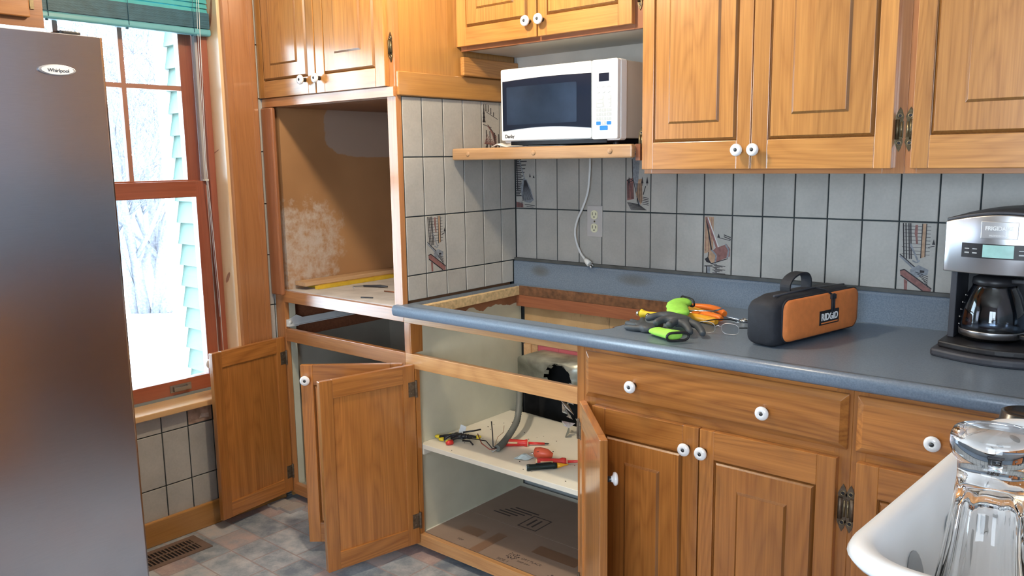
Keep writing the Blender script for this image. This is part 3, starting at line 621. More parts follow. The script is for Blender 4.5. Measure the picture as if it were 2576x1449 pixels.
# upper sash (outer track) with muntins
ya, yb_ = WY0+0.036, WY1-0.036
mb = MB(); xo0, xo1 = -0.935, -0.900
mb.box(xo0, xo1, yb_-0.052, yb_, 1.275, 2.06, 0).box(xo0, xo1, ya, ya+0.052, 1.275, 2.06, 0).box(xo0, xo1, ya, yb_, 1.275, 1.335, 1).box(xo0, xo1, ya, yb_, 2.01, 2.06, 1)
us = mb.build('sash', [SASH, SASHY], wn1, bevel=0.002)
mb = MB()
for k in (1, 2, 3): y = yb_-0.052-k*0.215; mb.box(-0.925, -0.903, y-0.008, y+0.008, 1.335, 2.01)
mb.box(-0.925, -0.903, ya+0.05, yb_-0.05, 1.667, 1.683); mb.build('muntin', plain('muntin_stain', (0.34, 0.16, 0.11), 0.5), us)
MB().box(-0.918, -0.914, ya+0.05, yb_-0.05, 1.335, 2.01).build('pane', PANE, us)
mb = MB(); xo0, xo1 = -0.898, -0.862
mb.box(xo0, xo1, yb_-0.045, yb_, 0.516, 1.33, 0).box(xo0, xo1, ya, ya+0.045, 0.516, 1.33, 0).box(xo0, xo1, ya, yb_, 0.516, 0.578, 1).box(xo0, xo1, ya, yb_, 1.270, 1.33, 1)
ls = mb.build('sash', [SASH, SASHY], wn1, bevel=0.002)
MB().box(-0.883, -0.879, ya+0.04, yb_-0.04, 0.578, 1.27).build('pane', PANE, ls)
mb = MB(); mb.box(-0.862, -0.859, -1.03, -0.945, 0.535, 0.562).box(-0.859, -0.848, -1.02, -1.01, 0.54, 0.557).box(-0.859, -0.848, -0.965, -0.955, 0.54, 0.557).box(-0.852, -0.846, -1.02, -0.955, 0.541, 0.553)
mb.build('sash_lift', plain('pewter_lift', (0.25, 0.23, 0.21), 0.45, metal=0.6), ls)
MB().box(-0.862, -0.845, WY1-0.05, WY1-0.034, 1.33, 1.336).build('sash_stop', CREAMW, wn1)
MB().box(-0.862, -0.855, ya, yb_, 0.514, 0.523).build('weatherstrip', plain('weatherstrip', (0.20, 0.24, 0.26), 0.6), wn1)

# blind
bl = thing('window_blind', 'teal slatted blind pulled up above the tall window', 'blind', (-0.82, -1.27, 1.87))
mb = MB()
for k in range(34): mb.box(-0.835, -0.803, WY0+0.02, WY1-0.012, 1.888+k*0.00165, 1.8890+k*0.00165)
mb.build('stacked_slats', TEALD, bl)
mb = MB()
for k in range(7):
    z = 1.953+k*0.018; A = [(-0.826, 0.0105), (-0.817, 0.004), (-0.812, -0.0105)]
    for (xa, da), (xb, db) in zip(A, A[1:]): mb.hexa([(xa, WY0+0.02, z+da), (xa, WY1-0.012, z+da), (xb, WY1-0.012, z+db), (xb, WY0+0.02, z+db)], [(xa+0.0008, WY0+0.02, z+da), (xa+0.0008, WY1-0.012, z+da), (xb+0.0008, WY1-0.012, z+db), (xb+0.0008, WY0+0.02, z+db)], 0, 0.5)
mb.build('slats', TEAL, bl)
MB().prism(rounded(-0.837, -0.801, 1.862, 1.886, 0.008), 'y', WY0+0.018, WY1-0.010).build('bottom_rail', plain('teal_bottom_rail', (0.12, 0.36, 0.42), 0.4), bl)
mb = MB()
for y in (-0.86, -1.10, -1.36):
    MB().tube([(-0.80, y, 1.87), (-0.80, y, 2.07)], 0.0012, 6).build('ladder_cord', TEALD, bl)
    MB().lathe([(0.0, 0), (0.005, 0), (0.005, -0.004), (0, -0.005)], (-0.818, y, 1.862), n=10).build('rail_button', TEALD, bl)
MB().tube([(-0.795, -0.835, 2.07), (-0.800, -0.838, 1.9), (-0.815, -0.842, 1.4), (-0.835, -0.815, 0.9), (-0.84, -0.81, 0.53)], 0.0013, 6).tube([(-0.797, -0.84, 2.07), (-0.803, -0.845, 1.9), (-0.822, -0.842, 1.4), (-0.842, -0.815, 0.8)], 0.0011, 6).build('pull_cord', CORD, bl)
MB().box(-0.84, -0.80, WY0+0.01, WY1-0.006, 2.04, 2.067).build('head_rail', TEAL, bl)

# ------------------------------------------------------------------ outdoors
sg = MB(); 
sg.add([(-40, -40, -1.0), (W-0.21, -40, -1.0), (W-0.21, 40, -1.0), (-40, 40, -1.0)], [(0, 1, 2, 3)]); g = sg.build('snowy_ground', SNOW); struct(g)
hb = thing('house_wing', 'pale green clapboard wing of the house seen through the window', 'building', (-1.8, 0.3, -1.0))
mb = MB(); y = 0.0; n = 29
for k in range(n):
    z = -1.0+k*0.128; mb.hexa([(-2.66, 0.02, z), (-0.99, 0.02, z), (-0.99, 0.02, z+0.128), (-2.66, 0.02, z+0.128)], [(-2.66, -0.012, z), (-0.99, -0.012, z), (-0.99, 0.015, z+0.128), (-2.66, 0.015, z+0.128)])
mb.box(-2.66, -0.99, 0.02, 0.5, -1.0, 2.75)
mb.build('clapboard', SIDING, hb); MB().box(-2.74, -2.655, -0.03, 0.06, -1.0, 2.75).build('corner_board', SIDET, hb)
def tree(x, y, h, seed, label, spread=1.0, n=3):
    rnd = random.Random(seed); mb = MB()
    def branch(p, d, L, r, lv):
        pts, rr = [p], [r]; q = p.copy()
        for i in range(4):
            d = (d+Vector((rnd.uniform(-1, 1), rnd.uniform(-1, 1), rnd.uniform(-.3, .5)))*0.16).normalized(); q = q+d*L/4; pts.append(q.copy()); rr.append(r*(1-0.2*(i+1)))
        mb.tube(pts, rr, 6 if lv < 2 else 4)
        if lv < 4:
            for i in range(4 if lv else 6):
                k = rnd.randint(1, 4); dd = (d+Vector((rnd.uniform(-1, 1), rnd.uniform(-1, 1), rnd.uniform(-.3, .7)))*0.9*spread).normalized()
                branch(pts[k], dd, L*rnd.uniform(.45, .7), max(rr[k]*0.5, 0.008), lv+1)
    for i in range(n):
        branch(Vector((x+rnd.uniform(-.3, .3), y+rnd.uniform(-.3, .3), -1.02)), Vector((rnd.uniform(-.25, .25), rnd.uniform(-.25, .25), 1)).normalized(), h, 0.11, 0)
    return tag(mb.build('bare_tree', BARK, origin=(x, y, -1.0)), label, 'tree')
tree(-10.9, 3.72, 3.6, 3, 'bare many-stemmed tree beside the pale green clapboard wall', n=4)
tree(-13.9, 4.75, 3.4, 5, 'bare tree with thin leaning stems standing nearer the refrigerator edge', n=4)
tree(-17.5, 6.9, 4.8, 9, 'tall bare tree furthest off in the snowy yard', n=3)

# ------------------------------------------------------------------ cabinet parts
def hinge_plate(parent, M, mat=RUST, h=0.05, w=0.022):
    mb = MB().box(-w, 0, -0.0012, 0.0012, -h/2, h/2).tube([(0.003, 0, -h/2), (0.003, 0, h/2)], 0.0045, 10)
    for z in (-h*0.3, h*0.3): mb.lathe([(0, 0.0005), (0.003, 0.0), (0.0035, -0.0012)], (-w*0.55, -0.0016, z), (0, -1, 0), 8)
    mb.xf(M); return mb.build('hinge', mat, parent)
def butterfly(parent, x, y, z, mat=BRASS, s=1.0, flip=1):
    """small cast hinge with pointed leaves standing on the face frame"""
    mb = MB()
    def leaf(zz, sg_): mb.prism([(x-0.007*s, zz), (x-0.010*s, zz+sg_*0.010*s), (x-0.004*s, zz+sg_*0.024*s), (x, zz+sg_*0.031*s), (x+0.004*s, zz+sg_*0.024*s), (x+0.008*s, zz+sg_*0.010*s), (x+0.006*s, zz)], 'y', y-0.002, y)
    leaf(z+0.018*s, 1); leaf(z-0.018*s, -1)
    mb.tube([(x-flip*0.004*s, y-0.004, z-0.022*s), (x-flip*0.004*s, y-0.004, z+0.022*s)], 0.0045*s, 10).box(x-0.008*s, x+0.008*s, y-0.003, y, z-0.019*s, z+0.019*s)
    for d in (-0.030, 0.030): mb.lathe([(0.0056*s, 0.0), (0.0050*s, 0.0012), (0.0038*s, 0.0012), (0.0034*s, 0.0002)], (x, y-0.002, z+d*s), (0, -1, 0), 12, 1); mb.lathe([(0.0034*s, 0.0003), (0.0, 0.0004)], (x, y-0.002, z+d*s), (0, -1, 0), 10, 2)
    mb.tube([(x+flip*0.004*s, y-0.0035, z-0.017*s), (x+flip*0.004*s, y-0.0035, z+0.017*s)], 0.0022*s, 8, 1)
    return mb.build('hinge', [mat, BRASSL, BLACK], parent)
def knob(parent, p, nrm=(0, -1, 0), s=1.0):
    M = Matrix.Identity(4)
    prof = [(0, 0), (0.008, 0), (0.007, 0.012), (0.009, 0.016), (0.0165, 0.019), (0.0175, 0.023), (0.0155, 0.0275), (0.008, 0.0292), (0.0052, 0.0285), (0.0048, 0.0275)]
    mb = MB().lathe([(r*s, h) for r, h in prof], p, nrm, 24, 0, mats=[1, 1, 0, 0, 0, 0, 0, 0, 0]); mb.lathe([(0.0048*s, 0.0275), (0.0042*s, 0.0292), (0, 0.0298)], p, nrm, 12, 1)
    return mb.build('knob', [PORC, plain_dk], parent)
plain_dk = plain('dark_screw_cap', (0.07, 0.075, 0.08), 0.3, metal=0.6)
def door(parent, hinge_xyz, w, h, side, theta=0, kn=None, mats=(WZ, WX), sl=0.042, sr=0.042, rt_=0.072, rb=0.078, th=0.02, border=0.062, hinges=None, label=None, inside=False):
    """framed raised-panel cabinet door. Local: hinge edge at x=0, face towards -y, bottom at z=0"""
    x0, x1 = (0, w) if side == 'L' else (-w, 0)
    M = Matrix.Translation(hinge_xyz) @ Matrix.Rotation(theta, 4, 'Z')
    mb = MB()
    mb.box(x0, x0+sl, -th, 0, 0, h, 0).box(x1-sr, x1, -th, 0, 0, h, 0).box(x0+sl, x1-sr, -th, 0, 0, rb, 1).box(x0+sl, x1-sr, -th, 0, h-rt_, h, 1)
    d = mb.build('door', list(mats), parent, bevel=0.0016)
    d.matrix_parent_inverse = WORLD_INV(parent); d.matrix_basis = M
    if label: d['label'] = label
    a0, a1, c0, c1 = x0+sl-0.004, x1-sr+0.004, rb-0.004, h-rt_+0.004
    mb = MB(); e = 0.009; yb = -0.006
    def q(i, y): return [(a0+i, y, c0+i), (a1-i, y, c0+i), (a1-i, y, c1-i), (a0+i, y, c1-i)]
    mb.hexa(q(0, yb), q(0, -0.012), 0, 0.5); mb.slope(q(0.0045, -0.0115), q(0.0045+e, -th-0.0035), 0, 1)
    b_ = border; t0 = 0.5
    mb.slope(q(0.004+b_, -th-0.0035), q(0.004+b_+0.0065, -th-0.0085), 0, 1)
    p = mb.build('panel', [mats[0], BEV[mats[0].name]], None, bevel=0.0006); p.parent = d
    for k in (kn or []):
        o = knob(None, (k[0], -th, k[1])); o.parent = d
    for hz in (hinges or []):
        mb2 = MB().box(-0.026 if side == 'R' else 0.001, -0.001 if side == 'R' else 0.026, 0.0, 0.0016, hz-0.026, hz+0.026)
        hx = 0.003 if side == 'R' else -0.003
        mb2.tube([(hx, 0.003, hz-0.030), (hx, 0.003, hz+0.030)], 0.005, 10)
        for dz in (-0.015, 0.015): mb2.lathe([(0.0035, 0), (0.003, 0.001), (0, 0.0012)], (-0.014 if side == 'R' else 0.014, 0.0016, hz+dz), (0, 1, 0), 8)
        o = mb2.build('hinge', RUST, None, bevel=0.0005); o.parent = d
    return d
def drawer(parent, x0, x1, z0, z1, knobs, mats=(BX,), y=FY):
    mb = MB(); e = 0.016
    def q(i, yy): return [(x0+i, yy, z0+i), (x1-i, yy, z0+i), (x1-i, yy, z1-i), (x0+i, yy, z1-i)]
    mb.hexa(q(0, y), q(0, y-0.010)); mb.hexa(q(0.0, y-0.010), q(e, y-0.020), 0, mb.t[0])
    d = mb.build('drawer', mats[0], parent, bevel=0.001)
    for k in knobs: knob(d, (k[0], y-0.020, k[1]))
    return d

# ------------------------------------------------------------------ tall oven cabinet
oc = thing('oven_cabinet', 'tall oak cabinet with an empty oven opening, beside the window', 'cabinet', (-0.385, -0.30, FZ))
mb = MB()
mb.box(-0.762, -0.705, FY, FY+0.02, 0.04, 0.875, 0)                       # base stile
mb.box(-0.045, -0.0012, FY, FY+0.022, 0.887, 2.40, 0)                    # right stile
mb.box(-0.762, -0.0012, FY, FY+0.02, 0.843, 0.887, 1)
mb.box(-0.705, -0.0012, FY, FY+0.02, 0.684, 0.734, 1)
mb.box(-0.705, -0.0012, FY, FY+0.02, 0.036, 0.080, 1)
mb.box(-0.762, -0.0012, FY-0.010, FY+0.02, 1.606, 1.638, 1)
mb.box(-0.762, -0.045, FY, FY+0.02, 1.638, 1.66, 1).box(-0.762, -0.045, FY, FY+0.02, 2.34, 2.40, 1).box(-0.762, -0.74, FY, FY+0.02, 1.66, 2.34, 0)
mb.build('face_frame', [FZ_, FX_], oc, bevel=0.0012)
MB().box(-0.762, -0.690, FY-0.020, FY-0.0005, 0.872, 1.604).build('stile', wood('old_stile_wood', (0.42, 0.17, 0.075), (0.25, 0.085, 0.035), 'z', ring=0.25), oc, bevel=0.006)
MB().box(-0.017, -0.0010, FY+0.0225, -0.03, 0.915, 1.61).build('side_panel', PLYB, oc)
MB().box(-0.017, -0.0002, FY+0.0225, 0.0, 1.61, 2.40).build('upper_side_panel', PLYB, oc)
# tiles on the cabinet side
mb = MB().box(-0.0009, -0.0002, FY+0.0225, -0.004, 0.915, 1.608, 0)
cols = [0.0, 0.0902]+[0.0902+TW*k for k in range(1, 6)]
rows = [(0.912, 1.0), (1.0, 1.203), (1.203, 1.4059), (1.4059, 1.608)]
spics = {(4, 1): pic_bench, (1, 3): pic_fence}
for i in range(len(cols)-1):
    for j, (c, d) in enumerate(rows):
        y1 = -cols[i]; y0 = max(-cols[i+1], FY+0.0225)
        if i == 0: y1 = -0.003 if j else -0.022
        tile(mb, 'x', y0, y1, c, d, 0.002, 1, th=0.0028)
        if (i, j) in spics: put_pic(mb, spics[(i, j)](), (0.002, y0+GR, c+GR), (0, 1, 0), (0, 0, 1), TW-2*GR, TH-2*GR, (1, 0, 0), SL)
mb.build('tile_cladding', TS, oc)
MB().box(0.0, 0.012, FY+0.002, -0.002, 1.610, 1.688).build('trim_board', wood('trim_board_wood', (0.60, 0.30, 0.085), (0.38, 0.165, 0.045), 'y', ring=0.3), oc, bevel=0.003)
MB().box(-0.762, -0.7505, FY+0.021, -0.003, FZ, 2.40).build('side_panel', PLYB, oc)
MB().box(-0.7500, -0.700, FY+0.021, -0.022, 0.8905, 1.604).build('oven_lining', OVLIN, oc)
MB().box(-0.700, -0.018, -0.030, -0.022, 0.8905, 1.604).box(-0.7500, -0.018, FY+0.021, -0.022, 1.604, 1.618).build('back_panel', plain('dark_hardboard', (0.24, 0.115, 0.055), 0.5, var=0.15, scale=5), oc)
MB().box(-0.024, -0.0175, FY+0.023, -0.022, 0.8905, 1.604).build('inner_side_panel', plain('dark_hardboard_side', (0.24, 0.115, 0.055), 0.5, var=0.15, scale=5), oc)
MB().box(-0.7500, -0.018, FY+0.021, -0.022, 0.868, 0.890).build('oven_shelf', plain('worn_white_board', (0.60, 0.57, 0.55), 0.6, var=0.16, scale=14), oc)
MB().box(-0.7500, -0.018, FY+0.021, -0.022, 0.845, 0.868).box(-0.75, -0.744, FY+0.021, -0.022, 0.684, 0.845).box(-0.024, -0.018, FY+0.021, -0.022, 0.684, 0.845).box(-0.744, -0.024, -0.03, -0.022, 0.684, 0.845).build('drawer_bay', DARKW, oc)
sl_ = MB().box(-0.7435, -0.705, FY+0.022, FY+0.05, 0.05, 0.842).build('batten', CREAM, oc)
mb = MB().box(-0.706, -0.7005, FY+0.004, -0.20, 0.742, 0.770).box(-0.7008, -0.692, FY+0.004, -0.20, 0.742, 0.745).lathe([(0.0, 0.004), (0.008, 0.003), (0.0085, 0)], (-0.7005, -0.59, 0.757), (1, 0, 0), 12)
mb.prism([(-0.60, 0.738), (-0.55, 0.738), (-0.53, 0.77), (-0.56, 0.785), (-0.60, 0.77)], 'x', -0.7005, -0.699); mb.build('drawer_slide', plain('white_drawer_slide', (0.70, 0.72, 0.72), 0.4), oc)
mb = MB().box(-0.75, -0.742, FY+0.021, -0.022, 0.07, 0.684).box(-0.742, -0.024, -0.030, -0.022, 0.07, 0.684).box(-0.026, -0.019, FY+0.021, -0.022, 0.07, 0.684).box(-0.75, -0.018, FY+0.021, -0.022, 0.052, 0.07)
mb.build('cabinet_lining', plain('dull_grey_beige_paint', (0.34, 0.32, 0.27), 0.6, var=0.12, scale=5), oc)
MB().box(-0.75, -0.01, -0.55, -0.53, FZ, 0.036).build('toe_kick', BLACK, oc)
dw = 0.352
door(oc, (-0.762, FY-0.0005, 1.640), 0.359, 0.70, 'L', 0, [(0.359-0.060, 0.050)], (WZ, WX), sl=0.038, sr=0.042, rb=0.062, border=0.055)
door(oc, (-0.028, FY, 1.640), 0.370, 0.70, 'R', 0, [(-0.370+0.008+0.012, 0.050)], (WZ, WX), sl=0.048, sr=0.048, rb=0.062, border=0.065)
butterfly(oc, -0.016, FY-0.001, 1.765)
door(oc, (-0.712, FY-0.004, 0.050), 0.345, 0.650, 'L', math.radians(-83.0), [(0.325, 0.605)], (BZ, BX), rt_=0.06, rb=0.06, hinges=[0.565, 0.085])
door(oc, (-0.006, FY-0.006, 0.050), 0.355, 0.650, 'R', math.radians(40), [(-0.335, 0.60)], (BZ, BX), rt_=0.072, rb=0.072, hinges=[0.565, 0.085])
# things left in the oven opening
pk = MB().box(-0.695, -0.625, -0.56, -0.035, 0.905, 0.922).build('plank', RAW, bevel=0.002); tag(pk, 'short raw wooden plank lying along the left side of the oven opening', 'plank')
pk2 = MB().box(-0.62, -0.602, -0.52, -0.04, 0.8905, 0.904).box(-0.695, -0.62, -0.50, -0.04, 0.8905, 0.9045).build('yellow_strip', YSTRIP, bevel=0.001); tag(pk2, 'yellow painted wood strip lying under the raw plank in the oven opening', 'wood strip')
mb = MB().tube([(-0.50, -0.37, 0.896), (-0.43, -0.34, 0.897), (-0.40, -0.33, 0.896)], [0.004, 0.006, 0.003], 8, 0).tube([(-0.50, -0.37, 0.896), (-0.53, -0.40, 0.8945), (-0.50, -0.42, 0.8945)], 0.0025, 6, 1)
tag(mb.build('wire_cutter', [DGREY, SILVERP]), 'small dark cutting tool lying on the white board of the oven opening', 'tool')
for i, (x, y, L_, a, lab) in enumerate(((-0.30, -0.55, 0.05, 0.4, 'grey loose screw lying near the right front of the oven opening'), (-0.34, -0.40, 0.07, 0.1, 'loose reddish wood splinter lying in the middle of the oven opening'))):
    tag(MB().tube([(x, y, 0.893), (x+L_*math.cos(a), y+L_*math.sin(a), 0.893)], 0.0025, 6).build('screw' if i == 0 else 'wood_splinter', DGREY if i == 0 else DARKW), lab, 'screw' if i == 0 else 'splinter')

# ------------------------------------------------------------------ cooktop base cabinet
cc = thing('cooktop_cabinet', 'open base cabinet with gutted cooktop bay and painted cream inside', 'cabinet', (0.38, -0.30, FZ))
mb = MB()
mb.box(0.0, 0.026, FY, FY+0.02, 0.734, 0.842, 0).box(0.0, 0.048, FY, FY+0.02, 0.080, 0.684, 0)
mb.box(0.0, 0.735, FY, FY+0.02, 0.842, 0.8655, 1).box(0.0, 0.735, FY, FY+0.02, 0.684, 0.734, 1).box(0.0, 0.735, FY, FY+0.02, 0.036, 0.080, 1)
mb.box(0.735, 0.759, FY, FY+0.02, 0.036, 0.8655, 0).box(0.022, 0.0312, FY+0.001, FY+0.055, 0.735, 0.841, 0)
mb.build('face_frame', [BZ, wood('pale_worn_rail', (0.62, 0.33, 0.13), (0.36, 0.15, 0.05), 'x', ring=0.6)], cc, bevel=0.0012)
MB().box(0.018, 0.030, FY+0.021, -0.012, 0.04, 0.866).build('side_panel', CREAM_BARE, cc)
MB().box(0.747, 0.759, FY+0.021, -0.012, 0.04, 0.866).build('side_panel', CREAM, cc)
MB().box(0.030, 0.747, -0.040, -0.014, 0.822, 0.866).build('back_rail', DARKW, cc)
mb = MB().box(0.050, 0.450, -0.014, 0.0, 0.668, 0.830).box(0.452, 0.747, -0.014, 0.0, 0.668, 0.830).build('back_panel', STAINPLY, cc)
MB().box(0.048, 0.084, -0.020, 0.08, 0.60, 0.667).box(0.084, 0.112, -0.012, 0.08, 0.615, 0.667).build('wood_block', RAW, cc)
for xa, xb in ((0.115, 0.215), (0.2165, 0.44)): MB().box(xa, xb, -0.012, 0.03, 0.55, 0.667).build('foam_board', PINK, cc)
MB().prism([(0.0305, -0.583), (0.7465, -0.583), (0.7465, -0.17), (0.36, -0.095), (0.10, -0.075), (0.0305, -0.09)], 'z', 0.388, 0.405).build('cabinet_shelf', [CREAMW], cc, bevel=0.001)
MB().box(0.0305, 0.05, -0.583, -0.10, 0.368, 0.388).build('shelf_cleat', CREAMW, cc)
MB().box(0.0305, 0.7465, FY+0.021, -0.012, 0.060, 0.074).build('bottom_board', CREAMW, cc)
MB().box(0.0, 0.759, -0.55, -0.53, FZ, 0.036).build('toe_kick', BLACK, cc)
door(cc, (0.050, FY-0.006, 0.050), 0.350, 0.650, 'L', math.radians(-102.5), [], (BZ, BX), sl=0.045, sr=0.045, rt_=0.062, rb=0.06, hinges=[0.565, 0.085])
door(cc, (0.748, FY-0.008, 0.050), 0.345, 0.650, 'R', math.radians(134), [(-0.325, 0.54)], (BZ, BX), rt_=0.07, rb=0.07, hinges=[0.565, 0.085])

# cardboard lining the cabinet floor, printed
cb = thing('cardboard_sheet', 'flattened brown cardboard box lining the floor of the open cabinet', 'cardboard', (0.38, -0.33, 0.075))
mb = MB().box(0.045, 0.735, -0.585, -0.36, 0.0745, 0.0785).box(0.045, 0.735, -0.356, -0.05, 0.0745, 0.0785); mb.build('sheet', CARD, cb)
for bx_ in ((0.13, 0.22, -0.50, -0.45), (0.44, 0.62, -0.47, -0.415), (0.26, 0.30, -0.585, -0.43)): MB().box(*bx_, 0.0788, 0.079).build('packing_tape', CARDT, cb)
for i in range(5): MB().box(0.12+0.012*i, 0.20+0.02*i, -0.30+0.018*i, -0.293+0.018*i, 0.0787, 0.079).build('printed_line', CARDI, cb)
mb = MB().box(0.27, 0.275, -0.34, -0.24, 0.0787, 0.079).box(0.35, 0.355, -0.34, -0.24, 0.0787, 0.079).box(0.27, 0.355, -0.34, -0.336, 0.0787, 0.079).box(0.27, 0.355, -0.244, -0.24, 0.0787, 0.079)
mb.build('printed_frame', CARDI, cb)
for x in (0.295, 0.318): MB().box(x, x+0.008, -0.32, -0.26, 0.0787, 0.079).build('printed_arrow', CARDI, cb)
def disc(mb, x, y, r, m=0, z=0.0789, n=14): mb.add([(x+r*math.cos(2*PI*i/n), y+r*math.sin(2*PI*i/n), z) for i in range(n)], [tuple(range(n))], m)
mb = MB()
for a in range(6): disc(mb, 0.60+0.014*math.cos(a*PI/3), -0.565+0.014*math.sin(a*PI/3), 0.0045)
disc(mb, 0.60, -0.565, 0.005); mb.build('printed_ball', CARDI, cb)
mb = MB()
for k in range(40):
    a = random.uniform(0, 2*PI); r = 0.024*math.sqrt(random.random()); disc(mb, 0.41+r*math.cos(a), -0.53+r*math.sin(a), 0.0025, n=6)
mb.build('printed_globe', CARDI, cb)
for s_, x, y, sz in (('DRY PLACE', 0.485, -0.525, 0.016), ('SIDE 1', 0.40, -0.572, 0.018), ('KEEP DRY', 0.47, -0.548, 0.012), ('TOP', 0.185, -0.55, 0.014)):
    lettering('printing', s_, sz, Matrix.Translation((x, y, 0.0788)), CARDI, cb, 0.0001)

# duct
du = thing('exhaust_duct', 'old galvanised exhaust duct with a ragged hole, behind the shelf', 'duct', (0.24, -0.10, 0.50))
def duct_body():
    mb = MB(); pts = None; y0, y1 = -0.150, -0.015
    # front face with a round hole: ring strip between outline and circle
    cx, cz, R = 0.313, 0.583, 0.065; n = 96
    out = []
    for i in range(n):
        a = 2*PI*i/n; d = Vector((math.cos(a), math.sin(a))); t = 0.0
        # march to outline
        lo_, hi = 0.0, 0.6
        def inside(p):
            x, z = p; qx = max(0.095+0.05-x, x-(0.435-0.05), 0); qz = max(0.512+0.05-z, z-(0.653-0.05), 0); return 0.095 <= x <= 0.435 and 0.512 <= z <= 0.653 and qx*qx+qz*qz <= 0.0025+1e-9
        for _ in range(24):
            md = (lo_+hi)/2
            if inside((cx+d.x*md, cz+d.y*md)): lo_ = md
            else: hi = md
        out.append((cx+d.x*lo_, cz+d.y*lo_))
    inn = [(cx+R*(1+(0.02 if i % 8 < 4 else -0.03))*math.cos(2*PI*i/n), cz+R*(1+(0.02 if i % 8 < 4 else -0.03))*math.sin(2*PI*i/n)) for i in range(n)]
    def bulge(p, base=-0.150): # the duct cheeks round back at both ends
        k = max(0, (0.145-p[0])/0.05, (p[0]-0.385)/0.05); return base+0.035*min(1, k)**2
    vs = [(p[0], bulge(p), p[1]) for p in out]+[(p[0], bulge(p)-0.001, p[1]) for p in inn]+[(p[0], y1, p[1]) for p in out]
    fs = []
    for i in range(n):
        j = (i+1) % n; fs += [(i, j, n+j, n+i), (i, 2*n+i, 2*n+j, j)]
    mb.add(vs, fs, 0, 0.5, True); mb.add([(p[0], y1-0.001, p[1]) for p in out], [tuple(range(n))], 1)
    for i in range(0, n, 8):   # bent-back metal tabs round the hole
        a0, a1 = 2*PI*(i-1)/n, 2*PI*(i+3.6)/n; L_ = 0.012+0.008*random.random()
        mb.add([(cx+R*1.02*math.cos(a0), -0.152, cz+R*1.02*math.sin(a0)), (cx+R*1.02*math.cos(a1), -0.152, cz+R*1.02*math.sin(a1)), (cx+(R-0.010)*math.cos(a1), -0.152+L_, cz+(R-0.010)*math.sin(a1)), (cx+(R-0.008)*math.cos(a0), -0.152+L_*0.8, cz+(R-0.008)*math.sin(a0))], [(0, 1, 2, 3)], 0)
    return mb
duct_body().build('duct_body', [GALV, BLACKS], du)
mb = MB()
rnd = random.Random(4)
for k in range(14):
    p = Vector((0.415+rnd.uniform(-.025, .025), -0.19+rnd.uniform(-.02, .02), 0.425+0.012*k))
    q = [p+Vector((rnd.uniform(-.03, .03), rnd.uniform(-.02, .02), rnd.uniform(-.03, .03))) for _ in range(3)]
    mb.add([p, q[0], q[1], q[2]], [(0, 1, 2), (0, 2, 3), (1, 3, 2)], 0)
mb.build('torn_foil', FOIL, du)

# ------------------------------------------------------------------ closed base cabinets
bc = thing('base_cabinet', 'closed oak base cabinet with wide two-knob drawer and two doors', 'cabinet', (1.13, -0.30, FZ))
mb = MB(); mb.box(0.760, 0.80, FY, FY+0.02, 0.036, 0.8655, 0).box(1.475, 1.512, FY, FY+0.02, 0.036, 0.8655, 0).box(0.80, 1.475, FY, FY+0.02, 0.84, 0.8655, 1).box(0.80, 1.475, FY, FY+0.02, 0.68, 0.735, 1).box(0.80, 1.475, FY, FY+0.02, 0.036, 0.08, 1)
mb.build('face_frame', [BZ, BX], bc, bevel=0.001)
MB().box(0.760, 0.772, FY+0.021, -0.012, 0.036, 0.866).box(1.500, 1.512, FY+0.021, -0.012, 0.036, 0.866).box(0.772, 1.5, FY+0.021, -0.012, 0.036, 0.05).box(0.772, 1.5, -0.02, -0.012, 0.05, 0.866).build('carcass', CREAM, bc)
MB().box(0.76, 1.512, -0.55, -0.53, FZ, 0.036).build('toe_kick', BLACK, bc)
drawer(bc, 0.772, 1.505, 0.720, 0.852, [(0.939, 0.780), (1.312, 0.778)])
door(bc, (0.800, FY, 0.050), 0.334, 0.648, 'L', 0, [(0.334-0.030, 0.590)], (BZ, BX), sl=0.045, sr=0.045, rt_=0.076, rb=0.076, border=0.066)
door(bc, (1.486, FY, 0.050), 0.348, 0.648, 'R', 0, [(-0.348+0.014, 0.590)], (BZ, BX), sl=0.040, sr=0.045, rt_=0.076, rb=0.076, border=0.066)
butterfly(bc, 1.499, FY-0.001, 0.575, RUST, 1.2)
bd = thing('base_cabinet', 'closed oak base cabinet below the coffee maker at the right edge', 'cabinet', (1.88, -0.30, FZ))
mb = MB(); mb.box(1.5125, 1.545, FY, FY+0.02, 0.036, 0.8655, 0).box(2.225, 2.265, FY, FY+0.02, 0.036, 0.8655, 0).box(1.545, 2.225, FY, FY+0.02, 0.84, 0.8655, 1).box(1.545, 2.225, FY, FY+0.02, 0.68, 0.735, 1).box(1.545, 2.225, FY, FY+0.02, 0.036, 0.08, 1).box(1.86, 1.90, FY, FY+0.02, 0.08, 0.84, 0)
mb.build('face_frame', [BZ, BX], bd, bevel=0.001)
MB().box(1.5125, 1.525, FY+0.021, -0.012, 0.036, 0.866).box(2.25, 2.265, FY+0.021, -0.012, 0.036, 0.866).box(1.525, 2.25, FY+0.021, -0.012, 0.036, 0.05).build('carcass', CREAM, bd)
MB().box(1.5125, 2.265, -0.55, -0.53, FZ, 0.036).build('toe_kick', BLACK, bd)
drawer(bd, 1.524, 1.862, 0.720, 0.852, [(1.690, 0.783)]); drawer(bd, 1.895, 2.24, 0.720, 0.852, [(2.07, 0.783)])
door(bd, (1.530, FY, 0.050), 0.334, 0.648, 'L', 0, [(0.30, 0.590)], (BZ, BX), sl=0.050, sr=0.045, rt_=0.076, rb=0.076)
door(bd, (2.236, FY, 0.050), 0.334, 0.648, 'R', 0, [(-0.30, 0.590)], (BZ, BX), rt_=0.076, rb=0.076)
butterfly(bd, 1.517, FY-0.001, 0.575, RUST, 1.2, -1)

